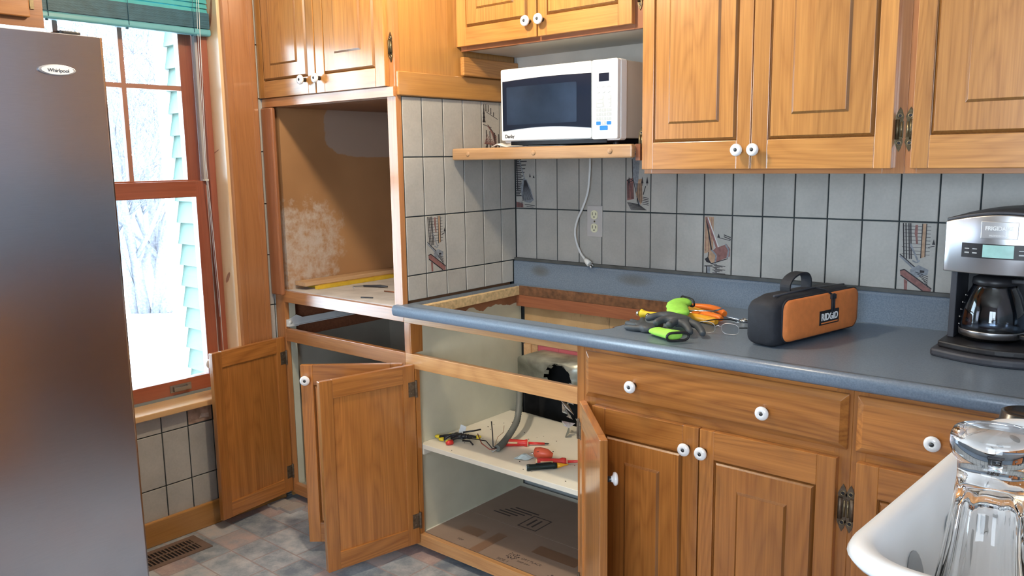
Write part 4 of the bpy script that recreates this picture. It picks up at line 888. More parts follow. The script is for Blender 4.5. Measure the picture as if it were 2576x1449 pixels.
be = thing('base_cabinet', 'unseen oak base cabinet extending the run for the refrigerator to reflect', 'cabinet', (2.83, -0.30, FZ))  # out of view, added so the refrigerator door reflects brown wood
MB().box(2.268, 3.388, FY, -0.012, 0.036, 0.8655).build('carcass', BZ, be); MB().box(2.268, 3.388, -0.55, -0.53, FZ, 0.036).build('toe_kick', BLACK, be)
for k in range(3): drawer(be, 2.285+0.368*k, 2.285+0.368*k+0.352, 0.720, 0.852, [(2.461+0.368*k, 0.783)]); door(be, (2.285+0.368*k, FY-0.0005, 0.050), 0.352, 0.648, 'L', 0, [(0.32, 0.59)], (BZ, BX))
# ------------------------------------------------------------------ countertop
ct = thing('countertop', 'blue-grey laminate worktop with a rough hole where a cooktop was', 'countertop', (1.1, -0.3, 0.866))
CT0, CT1 = 0.867, 0.905
prof = [(-0.628, CT0)]+[(-0.634-0.013*math.sin(a), CT0+0.013-0.013*math.cos(a)) for a in [0.3, 0.8, 1.3]]+[(-0.648, CT0+0.02)]+[(-0.634-0.014*math.cos(a), CT1-0.014+0.014*math.sin(a)) for a in [0.0, 0.3, 0.6, 0.9, 1.2, 1.5]]+[(-0.622, CT1)]
mb = MB().prism(prof, 'x', -0.018, 3.39, 0, smooth=True, tone=0.5)
mb.box(0.003, 3.39, -0.622, -0.576, CT0, CT1, 0, 0.5)
rag = random.Random(2)
edge = [(0.772, -0.576)]+[(0.7795, -0.570), (0.790, -0.550)]+[(0.797+rag.uniform(-0.003, 0.003), -0.53+0.0125*i) for i in range(39)]+[(0.797, -0.036)]
mb.prism(edge+[(3.39, -0.036), (3.39, -0.576)], 'z', CT0, CT1, 0, tone=0.5)
mb.box(0.003, 3.39, -0.036, -0.001, CT0, CT1, 0, 0.5)
mb.box(0.003, 0.030, -0.576, -0.036, CT0, CT1, 0, 0.5)
mb.build('laminate_top', LAM, ct)
mb = MB().prism([(0.030, -0.5758), (0.060, -0.5758), (0.046, -0.036), (0.030, -0.036)], 'z', CT0, CT1-0.006, 0)
mb.build('particle_board_edge', PBOARD, ct)
mb = MB(); pr = None
for i in range(len(edge)-1):
    a, b = edge[i], edge[i+1]; j1 = rag.uniform(0.003, 0.009); mb.hexa([(a[0]-j1, a[1], CT0), (b[0]-j1, b[1], CT0), (b[0], b[1], CT0), (a[0], a[1], CT0)], [(a[0]-j1*0.6, a[1], CT1-0.001), (b[0]-j1*0.6, b[1], CT1-0.001), (b[0]+0.001, b[1], CT1+0.0003), (a[0]+0.001, a[1], CT1+0.0003)], 0)
mb.box(0.046, 0.797, -0.041, -0.036, CT0, CT1-0.002, 0)
mb.build('charred_edge', BURNT, ct)
mb = MB(); bsp = [(-0.001, CT1), (-0.020, CT1), (-0.020, 0.990), (-0.018, 0.996), (-0.013, 0.999), (-0.001, 0.999)]
mb.prism(bsp, 'x', 0.003, 3.39, 0, tone=0.5, smooth=False); mb.build('backsplash', LAM, ct)
MB().box(0.003, 3.39, -0.017, -0.0012, 0.9992, 1.009).build('sealant', CAULK, ct)

# ------------------------------------------------------------------ upper cabinets
UY = -0.315
uc = thing('wall_cabinet', 'honey oak wall cabinet with two tall doors above the worktop', 'cabinet', (1.14, -0.16, 1.345))
mb = MB(); mb.box(0.774, 0.800, UY, UY+0.018, 1.345, 2.40, 0).box(1.46, 1.512, UY, UY+0.018, 1.345, 2.40, 0).box(0.80, 1.46, UY, UY+0.018, 1.345, 1.375, 1).box(0.80, 1.46, UY, UY+0.018, 2.30, 2.40, 1)
mb.build('face_frame', [FZ_, FX_], uc, bevel=0.001)
MB().box(0.774, 0.787, UY+0.019, -0.001, 1.345, 2.40).box(1.499, 1.512, UY+0.019, -0.001, 1.345, 2.40).box(0.787, 1.499, UY+0.019, -0.001, 1.358, 1.375).box(0.787, 1.499, -0.012, -0.001, 1.375, 2.40).build('carcass', PLYB, uc)
door(uc, (0.777, UY, 1.358), 0.342, 0.95, 'L', 0, [(0.342-0.030, 0.052)], (WZ, WX), sl=0.038, sr=0.040, rb=0.078, border=0.052)
door(uc, (1.486, UY, 1.358), 0.364, 0.95, 'R', 0, [(-0.364+0.014, 0.052)], (WZ, WX), sl=0.046, sr=0.042, rb=0.078, border=0.064)
butterfly(uc, 1.497, UY-0.001, 1.452, BRASS, 1.1); butterfly(uc, 0.771, UY-0.012, 1.44, BRASS, 0.9)
ud = thing('wall_cabinet', 'honey oak wall cabinet above the coffee maker at the right edge', 'cabinet', (1.88, -0.16, 1.345))
mb = MB(); mb.box(1.5125, 1.54, UY, UY+0.018, 1.345, 2.40, 0).box(2.225, 2.265, UY, UY+0.018, 1.345, 2.40, 0).box(1.54, 2.225, UY, UY+0.018, 1.345, 1.375, 1).box(1.54, 2.225, UY, UY+0.018, 2.30, 2.40, 1)
mb.build('face_frame', [FZ_, FX_], ud, bevel=0.001)
MB().box(1.5125, 1.525, UY+0.019, -0.001, 1.345, 2.40).box(2.25, 2.265, UY+0.019, -0.001, 1.345, 2.40).box(1.525, 2.25, UY+0.019, -0.001, 1.358, 1.375).build('carcass', PLYB, ud)
door(ud, (1.530, UY, 1.358), 0.350, 0.95, 'L', 0, [(0.32, 0.052)], (WZ, WX), sl=0.040, sr=0.042, rb=0.078, border=0.072)
door(ud, (2.236, UY, 1.358), 0.350, 0.95, 'R', 0, [(-0.32, 0.052)], (WZ, WX), rb=0.078, border=0.072)
butterfly(ud, 1.521, UY-0.001, 1.452, BRASS, 1.1, -1)
ue = thing('wall_cabinet', 'unseen honey oak wall cabinet extending the run for the refrigerator to reflect', 'cabinet', (2.83, -0.16, 1.345))  # out of view, upper run lengthened for the reflection in the refrigerator
MB().box(2.268, 3.388, UY, -0.001, 1.345, 2.40).build('carcass', WZ, ue)
for k in range(3): door(ue, (2.285+0.368*k, UY-0.0005, 1.358), 0.352, 0.95, 'L', 0, [(0.32, 0.052)], (WZ, WX))
um = thing('wall_cabinet', 'short honey oak wall cabinet directly above the white microwave', 'cabinet', (0.40, -0.16, 1.77))
mb = MB(); mb.box(0.022, 0.05, UY, UY+0.018, 1.772, 2.40, 0).box(0.735, 0.7735, UY, UY+0.018, 1.772, 2.40, 0).box(0.05, 0.735, UY, UY+0.018, 1.772, 1.80, 1).box(0.05, 0.735, UY, UY+0.018, 2.30, 2.40, 1)
mb.build('face_frame', [wood('dark_rail_up', (0.36, 0.14, 0.06), (0.22, 0.07, 0.03), 'z'), wood('dark_rail', (0.36, 0.14, 0.06), (0.22, 0.07, 0.03), 'x')], um, bevel=0.001)
MB().box(0.022, 0.7735, UY+0.019, -0.001, 1.776, 1.790).build('bottom_board', plain('white_underside', (0.56, 0.57, 0.56), 0.5, var=0.04, scale=4), um)
MB().box(0.001, 0.0215, UY, -0.001, 1.79, 2.40).build('side_panel', WZ, um); MB().box(0.76, 0.7735, UY+0.019, -0.001, 1.79, 2.40).build('side_panel', WZ, um)
MB().box(0.022, 0.7735, -0.0065, -0.001, 1.6095, 1.776).build('back_panel', plain('off_white_board', (0.62, 0.62, 0.58), 0.5), um)
door(um, (0.024, UY, 1.786), 0.354, 0.50, 'L', 0, [(0.354-0.030, 0.050)], (WZ, WX), sl=0.040, sr=0.036, rb=0.062, border=0.055)
door(um, (0.738, UY, 1.786), 0.354, 0.50, 'R', 0, [(-0.354+0.018, 0.050)], (WZ, WX), sl=0.036, sr=0.048, rb=0.062, border=0.055)
MB().box(0.0125, 0.030, -0.312, -0.008, 1.690, 1.755).build('support_cleat', WY, um, bevel=0.004)
butterfly(um, 0.756, UY-0.001, 1.868, BRASS, 0.9)
# cabinet over the fridge
uf = thing('wall_cabinet', 'dark oak wall cabinet hanging over the stainless refrigerator', 'cabinet', (-0.60, -1.92, 1.775))
DKW = wood('dark_oak', (0.26, 0.10, 0.03), (0.13, 0.045, 0.014), 'y')
MB().box(W+0.001, -0.452, -2.36, -1.512, 1.776, 2.40).build('carcass', DKW, uf)
MB().box(-0.452, -0.434, -2.36, -1.552, 1.800, 2.36).build('door', wood('fridge_cabinet_door', (0.36, 0.15, 0.04), (0.18, 0.06, 0.016), 'y'), uf, bevel=0.003)
MB().box(-0.452, -0.449, -1.550, -1.535, 1.825, 1.87).tube([(-0.445, -1.5505, 1.825), (-0.445, -1.5505, 1.87)], 0.004, 8).build('hinge', BRASS, uf)

# ------------------------------------------------------------------ microwave shelf, microwave
wood_plug_m = plain('plug_wood', (0.42, 0.25, 0.13), 0.5, var=0.2, scale=50)
sh = thing('microwave_shelf', 'thick wooden shelf with round plugs carrying the microwave', 'shelf', (0.39, -0.18, 1.393))
MB().box(0.010, 0.7585, -0.362, -0.340, 1.393, 1.434).build('front_edge', SHELFW, sh, bevel=0.005)
MB().box(0.0035, 0.7585, -0.340, -0.003, 1.412, 1.432).build('shelf_board', SHELFW, sh)
mb = MB()
for x in (0.087, 0.382, 0.681): MB().lathe([(0.0085, -0.001), (0.0085, 0.0015), (0.006, 0.003), (0, 0.0032)], (x, -0.362, 1.414), (0, -1, 0), 16).build('wood_plug', wood_plug_m, sh)
MB().box(0.7587, 0.7735, -0.34, -0.003, 1.385, 1.434).build('end_bracket', DARKW, sh)
mw = thing('microwave', 'white countertop microwave with dark curved window on the wooden shelf', 'microwave', (0.475, -0.19, 1.434))
X0, X1, Z0, Z1, YF = 0.240, 0.706, 1.447, 1.690, -0.352
mb = MB().box(X0+0.004, X1-0.004, -0.312, -0.030, Z0+0.006, Z1-0.003); mb.build('case', MGREY, mw, bevel=0.003)
mb = MB().prism(rounded(X0, X1, Z0, Z1, 0.010, 4), 'y', YF+0.012, -0.306); mb.build('front_bezel', MWHITE, mw, bevel=0.003)
XS = 0.610
mb = MB(); mb.prism(rounded(X0+0.001, XS-0.001, Z0+0.008, Z1-0.001, 0.006, 3), 'y', YF-0.006, YF+0.0115); dr = mb.build('door', MWHITE, mw, bevel=0.003)
nn = 18
top = [(X0+0.010+(XS-0.001-X0-0.010)*i/nn, Z1-0.038+0.004*math.sin(PI*i/nn)+(-0.003+0.003*i/nn)) for i in range(nn+1)]
bot = [(XS-0.001-(XS-0.001-X0-0.010)*i/nn, Z0+0.040+0.010*math.sin(PI*i/nn)*1.0) for i in range(nn+1)]
MB().prism(top+bot, 'y', YF-0.0078, YF-0.0055).build('window', BLACKG, dr)
MB().prism(rounded(X0+0.028, XS-0.055, Z0+0.060, Z1-0.060, 0.004, 2), 'y', YF-0.0082, YF-0.0076).build('window_mesh', MWIN, dr)
lettering('lettering', 'Danby', 0.0155, frame_m((X0+0.038, YF-0.0061, Z0+0.022), (1, 0, 0), (0, 0, 1)), INK, dr, 0.0004, 0.0004)
mb = MB(); mb.prism(rounded(XS+0.001, X1-0.001, Z0+0.004, Z1-0.001, 0.006, 3), 'y', YF-0.006, YF+0.0115); cp = mb.build('control_panel', MWHITE, mw, bevel=0.002)
MB().box(XS+0.028, XS+0.064, YF-0.0068, YF-0.0058, Z1-0.066, Z1-0.042).build('display', BLACKG, cp)
mb = MB(); px = [XS+0.018, XS+0.037, XS+0.056]
for j, z in enumerate((Z0+0.086, Z0+0.073, Z0+0.060)):
    for x in px: mb.prism(rounded(x, x+0.0165, z, z+0.0105, 0.002, 2), 'y', YF-0.0068, YF-0.0058)
mb.prism(rounded(px[1], px[1]+0.0165, Z0+0.047, Z0+0.0575, 0.002, 2), 'y', YF-0.0068, YF-0.0058)
mb.prism([(px[0], Z0+0.099), (px[0]+0.030, Z0+0.099), (px[0]+0.026, Z0+0.116), (px[0]+0.028, Z0+0.134), (px[0], Z0+0.134)], 'y', YF-0.0066, YF-0.0058)
mb.prism([(px[2]+0.010, Z0+0.099), (px[2]+0.0165, Z0+0.099), (px[2]+0.0165, Z0+0.134), (px[2]+0.002, Z0+0.134), (px[2]+0.006, Z0+0.116)], 'y', YF-0.0066, YF-0.0058)
for x in px:
    mb.tube([(x+0.004, YF-0.006, Z0+0.158), (x+0.008, YF-0.006, Z0+0.165), (x+0.012, YF-0.006, Z0+0.158)], 0.0008, 5)
    mb.tube([(x+0.004, YF-0.006, Z0+0.142), (x+0.013, YF-0.006, Z0+0.145)], 0.0012, 5); mb.tube([(x+0.003, YF-0.006, Z0+0.1385), (x+0.014, YF-0.006, Z0+0.1385)], 0.0005, 4); mb.tube([(x+0.003, YF-0.006, Z0+0.1535), (x+0.014, YF-0.006, Z0+0.1535)], 0.0005, 4)
mb.build('keypad', GREYP, cp)
mb = MB()
for z in (Z0+0.127, Z0+0.116, Z0+0.105):
    mb.prism(rounded(px[0]+0.003, px[0]+0.024, z-0.0035, z+0.0045, 0.0035, 3), 'y', YF-0.0072, YF-0.0064); mb.prism(rounded(px[2]-0.004, px[2]+0.014, z-0.0035, z+0.0045, 0.0035, 3), 'y', YF-0.0072, YF-0.0064)
mb.build('oval_keys', MWHITE, cp)
mb = MB()
for x in (px[0], px[2]): mb.prism(rounded(x, x+0.0165, Z0+0.047, Z0+0.0575, 0.002, 2), 'y', YF-0.0068, YF-0.0058)
mb.prism(rounded(px[0]+0.013, px[0]+0.042, Z0+0.031, Z0+0.0445, 0.002, 2), 'y', YF-0.0068, YF-0.0058); mb.build('blue_keys', BLUEP, cp)
MB().prism(rounded(XS+0.010, X1-0.020, Z0+0.0085, Z0+0.028, 0.001, 1), 'y', YF-0.0068, YF-0.0058).build('door_button', WHITEP, cp, bevel=0.0005)
for s_, x, z in [(str(3*j+i+1), px[i]+0.008, Z0+0.0915-0.013*j) for j in range(3) for i in range(3)]+[('0', px[1]+0.008, Z0+0.0525)]:
    lettering('digit', s_, 0.008, frame_m((x, YF-0.0069, z), (1, 0, 0), (0, 0, 1)), MWHITE, cp, 0.0001)
mb = MB()
for x in (X0+0.05, X1-0.05):
    for y in (-0.29, -0.06): mb.lathe([(0.010, 0), (0.012, Z0+0.006-1.434), (0, Z0+0.006-1.434)], (x, y, 1.434), n=12)
mb.build('foot', BLACK, mw)
mb = MB().box(X0+0.03, X1-0.05, YF+0.010, -0.06, 1.4405, Z0+0.006); mb.build('underside', BLACK, mw)
# power cord hanging through to the tiles
cpts = [(0.372, -0.030, 1.46), (0.372, -0.024, 1.39), (0.368, -0.022, 1.33), (0.360, -0.022, 1.27), (0.338, -0.022, 1.215), (0.316, -0.022, 1.175), (0.303, -0.022, 1.13), (0.308, -0.022, 1.09), (0.328, -0.024, 1.05), (0.352, -0.030, 1.028)]
def smooth_pts(pts, n=6):
    P = [Vector(p) for p in pts]; out = []
    for i in range(len(P)-1):
        p0, p1, p2, p3 = P[max(i-1, 0)], P[i], P[i+1], P[min(i+2, len(P)-1)]
        for k in range(n):
            t = k/n; out.append(0.5*((2*p1)+(-p0+p2)*t+(2*p0-5*p1+4*p2-p3)*t*t+(-p0+3*p1-3*p2+p3)*t**3))
    return out+[P[-1]]
pc = MB().tube(smooth_pts(cpts), 0.0042, 8).build('power_cord', CORD, mw)
d_ = Vector((0.040, -0.004, -0.030)).normalized(); p_ = Vector(cpts[-1]); s_ = d_.cross(Vector((0, 1, 0))).normalized()
mb = MB().tube([p_, p_+d_*0.012, p_+d_*0.030], [0.0055, 0.010, 0.0115], 8)
mb.build('plug', CORD, pc)
mb = MB()
for k in (-0.006, 0.006): mb.tube([p_+d_*0.029+s_*k, p_+d_*0.046+s_*k], 0.0016, 6)
mb.tube([p_+d_*0.029+Vector((0, -0.006, 0)), p_+d_*0.048+Vector((0, -0.006, 0))], 0.0018, 6); mb.build('prong', CHROME, pc)
# crumpled cloth under the microwave's left front corner
mb = MB(); nx, ny = 16, 8; vs = []
for j in range(ny):
    for i in range(nx):
        u, v = i/(nx-1), j/(ny-1); vs.append((0.165+u*0.30, -0.325+v*0.20+0.01*math.sin(u*9), 1.4365+max(0.0, 0.010*math.sin(u*21+v*3)+0.004*math.sin(v*14))*(1 if u < 0.27 else 0)+0.0008))
fs = [(j*nx+i, j*nx+i+1, (j+1)*nx+i+1, (j+1)*nx+i) for j in range(ny-1) for i in range(nx-1)]
mb.add(vs, fs, 0, 0.5, True); co = mb.build('dish_cloth', PAPER); sm = co.modifiers.new('thick', 'SOLIDIFY'); sm.thickness = 0.002
tag(co, 'crumpled white cloth peeking out under the left of the microwave', 'cloth')

# wall outlet
ou = thing('wall_outlet', 'two-socket ivory wall outlet on the tiled back wall', 'outlet', (0.379, 0, 1.165))
MB().prism(rounded(0.346, 0.412, 1.108, 1.222, 0.004, 3), 'y', -0.006, 0.0005).build('cover_plate', PLATE, ou, bevel=0.002)
for z in (1.189, 1.141):
    s0 = MB().prism([(0.379+0.0165*max(-0.82, min(0.82, math.cos(2*PI*i/24)))*1.05, z+0.0165*math.sin(2*PI*i/24)) for i in range(24)], 'y', -0.0085, -0.0055).build('socket', IVORY, ou)
    MB().box(0.3705, 0.3725, -0.0090, -0.0083, z-0.002, z+0.009).box(0.3855, 0.3875, -0.0090, -0.0083, z-0.001, z+0.008).lathe([(0, 0.0004), (0.0026, 0.0004), (0.0026, 0)], (0.379, -0.0085, z-0.008), (0, -1, 0), 10).build('slot', BLACK, s0)
MB().lathe([(0.0035, 0), (0.003, 0.0012), (0, 0.0014)], (0.379, -0.006, 1.165), (0, -1, 0), 10).build('screw', BRASS, ou)

# ------------------------------------------------------------------ refrigerator
fr = thing('refrigerator', 'tall stainless steel refrigerator standing in front of the window wall', 'refrigerator', (-0.36, -1.95, FZ))
MB().box(-0.70, -0.070, -2.35, -1.557, 0.03, 1.690).build('body', plain('fridge_side_grey', (0.10, 0.10, 0.11), 0.5), fr, bevel=0.006)
fp = [(-0.064, -2.352), (-0.010, -2.352), (-0.003, -2.346)]+[(-0.003+0.003*math.sin(PI*i/16), -2.34+0.779*i/16) for i in range(1, 16)]+[(-0.003, -1.561), (-0.008, -1.555), (-0.064, -1.555)]
fd = MB().prism(fp, 'z', 0.10, 1.702, 0, smooth=False).build('door', FSTEEL, fr, bevel=0.0015)
MB().box(-0.69, -0.05, -2.34, -1.565, FZ, 0.09).build('base_grille', BLACK, fr)
MB().prism(rounded(-0.15, -0.045, -1.64, -1.585, 0.012, 4), 'z', 1.702, 1.716).build('hinge_cover', BLACK, fr, bevel=0.003)
# badge: oval plate on the door
mb = MB(); n = 28; yc, zc = -1.670, 1.6165
pts = [(yc+0.040*math.cos(2*PI*i/n)*(1 if abs(math.cos(2*PI*i/n)) < .9 else 1.04), zc+0.0125*math.sin(2*PI*i/n)) for i in range(n)]
mb.prism(pts, 'x', -0.001, 0.0045); bdg = mb.build('badge', SILVERP, fd, bevel=0.001)
MB().prism([(yc+(p[0]-yc)*0.86, zc+(p[1]-zc)*0.86) for p in pts], 'x', 0.0045, 0.0055).build('badge_face', PAPER, bdg)
lettering('lettering', 'Whirlpool', 0.0115, frame_m((0.0060, yc+0.002, zc-0.0015), (0, 1, 0), (0, 0, 1)), INK, bdg, 0.0002)
MB().box(-0.008, 0.045, -2.31, -2.285, 0.5, 1.55).build('handle', STEEL, fd, bevel=0.008)

# floor register and loose tiles
vt = thing('floor_vent', 'brown metal floor register with angled slots by the baseboard', 'vent', (-0.65, -1.22, FZ))
mb = MB(); x0, x1, y0, y1 = -0.722, -0.585, -1.42, -1.055
mb.box(x0, x1, y0, y0+0.03, FZ, FZ+0.004).box(x0, x1, y1-0.03, y1, FZ, FZ+0.004).box(x0, x0+0.022, y0, y1, FZ, FZ+0.004).box(x1-0.022, x1, y0, y1, FZ, FZ+0.004).box(x0+0.06, x0+0.066, y0, y1, FZ, FZ+0.004)
k = 0; y = y0+0.03
while y < y1-0.035: mb.box(x0+0.02, x1-0.02, y, y+0.0045, FZ, FZ+0.0038); y += 0.0135
mb.build('grille', VENTM, vt); MB().box(x0+0.01, x1-0.01, y0+0.01, y1-0.01, FZ+0.0003, FZ+0.0008).build('duct_opening', BLACK, vt)
for i, (x, y, z, lab) in enumerate(((-0.735, -0.725, FZ, 'loose floor tile piece nearest the window wall below the open door'), (-0.665, -0.712, FZ, 'loose floor tile piece lying on the floor by the cabinet toe kick'))):
    tag(MB().box(x, x+0.066, y, y+0.075, z, z+0.012).build('loose_tile', plain('tile_offcut', (0.38, 0.34, 0.31), 0.6, var=0.1, scale=20), bevel=0.001), lab, 'tile')

# ------------------------------------------------------------------ things on the worktop
CZ = 0.905
# tool bag
ex = Vector((0.078, 0.371, 0)).normalized(); ey = Vector((-ex.y, ex.x, 0))   # ex along the bag, ey towards the left/back
bg = thing('tool_bag', 'orange and black zipped tool bag standing on the worktop', 'tool bag', (1.28, -0.31, CZ))
Mb = Matrix(((ex.x, ey.x, 0, 1.282), (ex.y, ey.y, 0, -0.511), (0, 0, 1, CZ), (0, 0, 0, 1)))
BLn, BW, BH = 0.390, 0.095, 0.130
def bagsec(u, inset=0.0):
    """rounded cross-section in (y,z) local at position u"""
    k = 1.0-0.10*max(0, abs(u-BLn/2)/(BLn/2)-0.75)/0.25; pts = rounded(0.002+inset, BW-0.002-inset, 0.001+inset, BH*k-inset, 0.022, 4)
    return pts
mb = MB(); secs = [0.0, 0.004, 0.016, 0.06, 0.13, 0.20, 0.27, 0.34, 0.376, 0.387, 0.390]; sc_ = [0.80, 0.90, 0.985, 1, 1.01, 1.02, 1.01, 1, 0.97, 0.90, 0.80]
vs = []; n = 0
for u, s_ in zip(secs, sc_):
    pts = bagsec(u); n = len(pts); vs += [(u, BW/2+(a-BW/2)*s_, (b-BH/2)*s_+BH/2*1.0) for a, b in pts]
zmin = 0.0
vs = [(a, b, max(c, 0.0005)) for a, b, c in vs]
fs = [(i*n+j, i*n+(j+1) % n, (i+1)*n+(j+1) % n, (i+1)*n+j) for i in range(len(secs)-1) for j in range(n)]+[tuple(range(n))[::-1], tuple(range((len(secs)-1)*n, len(secs)*n))]
mb.add(vs, fs, 0, 0.5, True); mb.xf(Mb); mb.build('bag_body', BLKNYL, bg)
# orange front panel: rounded slab hugging the front (-ey side)
mb = MB(); pf = rounded(0.028, BLn-0.006, 0.012, BH-0.008, 0.026, 6); nn_ = len(pf); cen = (BLn/2, BH/2)
ring = [[(cen[0]+(a-cen[0])*s1, y_, cen[1]+(b-cen[1])*s1) for a, b in pf] for s1, y_ in ((1.0, 0.003), (0.985, -0.003), (0.90, -0.0075), (0.6, -0.010), (0.3, -0.011))]
vs = [p for r_ in ring for p in r_]; fs = [(i*nn_+j, i*nn_+(j+1) % nn_, (i+1)*nn_+(j+1) % nn_, (i+1)*nn_+j) for i in range(4) for j in range(nn_)]+[tuple(range(4*nn_, 5*nn_))]
mb.add(vs, fs, 0, 0.5, True); mb.xf(Mb); mb.build('front_panel', ORANGE, bg)
mb = MB().tube([Vector((a, 0.002, b)) for a, b in pf]+[Vector((pf[0][0], 0.002, pf[0][1]))], 0.0028, 6); mb.xf(Mb); mb.build('piping', BLKNYL, bg)
# zip along the top with sliders
mb = MB().tube([(0.03, 0.03, BH+0.001), (0.20, 0.032, BH+0.004), (0.36, 0.03, BH-0.002)], 0.003, 6, 0); mb.xf(Mb); mb.build('zipper', DGREY, bg)
mb = MB().tube([(0.205, 0.020, BH+0.006), (0.222, 0.002, BH+0.001), (0.235, -0.010, BH-0.012)], 0.0028, 6).tube([(0.235, -0.0125, BH-0.010), (0.232, -0.0145, BH-0.062)], 0.0035, 6).tube([(0.243, -0.0125, BH-0.010), (0.242, -0.0145, BH-0.060)], 0.0032, 6).box(0.228, 0.248, -0.016, -0.010, BH-0.024, BH-0.012)
mb.xf(Mb); mb.build('zipper_pull', BLKNYL, bg)
# strap handle (flat band arch)
def band(pts, w, t, axis_w):
    mb = MB(); pts = [Vector(p) for p in pts]; aw = Vector(axis_w)
    secs = []
    for i, p in enumerate(pts):
        tg = (pts[min(i+1, len(pts)-1)]-pts[max(i-1, 0)]).normalized(); nr = tg.cross(aw).normalized(); secs += [p-aw*w/2-nr*t/2, p+aw*w/2-nr*t/2, p+aw*w/2+nr*t/2, p-aw*w/2+nr*t/2]
    k = len(pts); mb.add(secs, [(i*4+j, i*4+(j+1) % 4, (i+1)*4+(j+1) % 4, (i+1)*4+j) for i in range(k-1) for j in range(4)]+[(0, 1, 2, 3), (4*k-4, 4*k-3, 4*k-2, 4*k-1)], 0, 0.5); return mb
mb = band(smooth_pts([(0.120, 0.055, BH-0.004), (0.118, 0.055, BH+0.018), (0.135, 0.055, BH+0.036), (0.165, 0.055, BH+0.045), (0.198, 0.055, BH+0.043), (0.214, 0.055, BH+0.026), (0.214, 0.055, BH-0.002)], 4), 0.030, 0.005, (0, 1, 0)); mb.xf(Mb); mb.build('handle', BLKNYL, bg)
MB().box(0.178, 0.268, -0.0135, -0.010, 0.040, 0.078).xf(Mb).build('label_patch', BLACK, bg)
lb = bg
FM = Mb @ frame_m((0.223, -0.0138, 0.060), (1, 0, 0), (0, 0, 1))
lettering('lettering', 'RIDGID', 0.026, FM, WHITEP, bg, 0.0003, 0.0009, 0.92)
MB().box(0.184, 0.262, -0.0142, -0.0133, 0.0435, 0.0465).xf(Mb).build('label_stripe', ORANGE, bg)

# coffee maker
cm = thing('coffee_maker', 'stainless and black drip coffee maker at the right of the worktop', 'coffee maker', (1.74, -0.22, CZ))
CX = 1.745
def dsec(w, yf, yb, bow, n=14):
    return [(CX-w/2, yb)]+[(CX-w/2+w*i/n, yf-bow*math.sin(PI*i/n)) for i in range(n+1)]+[(CX+w/2, yb)]
MB().prism(dsec(0.285, -0.345, -0.05, 0.045), 'z', CZ, CZ+0.020, 0).build('base', DGREY, cm, bevel=0.006)
MB().prism(dsec(0.262, -0.325, -0.055, 0.042), 'z', CZ+0.0205, CZ+0.036, 0).build('warming_deck', BLACK, cm, bevel=0.004)
MB().prism(dsec(0.225, -0.150, -0.055, 0.0), 'z', CZ+0.036, 1.112, 0).build('water_tank', BLACK, cm, bevel=0.006)
MB().box(CX-0.122, CX-0.108, -0.27, -0.055, CZ+0.036, 1.112).build('side_panel', DGREY, cm, bevel=0.002)
mb = MB(); nh = 20; hv = []
for i in range(nh+1):
    t = i/nh; x = CX-0.131+0.262*t; y = -0.318-0.030*math.sin(PI*t); zt = 1.232+0.020*math.sin(PI*t)
    hv += [(x, y, 1.112), (x, y, zt), (x, -0.055, 1.112), (x, -0.055, zt)]
hf = []
for i in range(nh): a = 4*i; b = a+4; hf += [(a, b, b+1, a+1), (a+1, b+1, b+3, a+3), (a, a+2, b+2, b), (a+2, a+3, b+3, b+2)]
hf += [(0, 1, 3, 2), (4*nh, 4*nh+2, 4*nh+3, 4*nh+1)]
mb.add(hv, hf, 0, 0.5, True); mb.build('head', STEEL, cm, bevel=0.003)
mb = MB(); lv = []
for i in range(nh+1):
    t = i/nh; x = CX-0.129+0.258*t; y = -0.314-0.030*math.sin(PI*t); zt = 1.2325+0.020*math.sin(PI*t)
    lv += [(x, y, zt), (x, y, zt+0.007), (x, -0.056, zt), (x, -0.056, zt+0.007)]
mb.add(lv, hf, 0, 0.5, True); mb.build('lid', DGREY, cm, bevel=0.002)
mb = MB(); ns = 12
def onhead(x, off): 
    t = (x-(CX-0.131))/0.262; return -0.318-0.030*math.sin(PI*max(0, min(1, t)))-off
def curved(mb, x0, x1, z0, z1, off, m=0):
    vs = []
    for i in range(ns+1):
        x = x0+(x1-x0)*i/ns; vs += [(x, onhead(x, off), z0), (x, onhead(x, off), z1), (x, onhead(x, -0.002), z0), (x, onhead(x, -0.002), z1)]
    fs = []
    for i in range(ns): a = 4*i; b = a+4; fs += [(a, b, b+1, a+1), (a+1, b+1, b+3, a+3), (a, a+2, b+2, b)]
    fs += [(0, 1, 3, 2), (4*ns, 4*ns+2, 4*ns+3, 4*ns+1)]; mb.add(vs, fs, m, 0.5)
    return mb
curved(MB(), CX-0.090, CX+0.075, 1.150, 1.184, 0.0012).build('control_strip', BLACK, cm)
curved(MB(), CX-0.044, CX+0.020, 1.153, 1.182, 0.0022).build('display', LCD, cm)
mb = MB()
for x in (CX-0.083, CX-0.066, CX+0.030, CX+0.052): curved(mb, x, x+0.010, 1.160, 1.163, 0.0018); curved(mb, x, x+0.010, 1.170, 1.172, 0.0018)
mb.build('button_marks', GREYP, cm)
curved(MB(), CX-0.050, CX+0.026, 1.197, 1.236, 0.002).build('nameplate', SILVERP, cm, bevel=0.001)
lettering('lettering', 'FRIGIDAIRE', 0.0128, frame_m((CX-0.012, onhead(CX, 0.0035), 1.2205), (1, 0, 0), (0, 0, 1)), WHITEP, cm, 0.0003, 0.0003, 0.88)
lettering('lettering', 'PROFESSIONAL', 0.0058, frame_m((CX-0.012, onhead(CX, 0.0032), 1.2035), (1, 0, 0), (0, 0, 1)), WHITEP, cm, 0.0002)
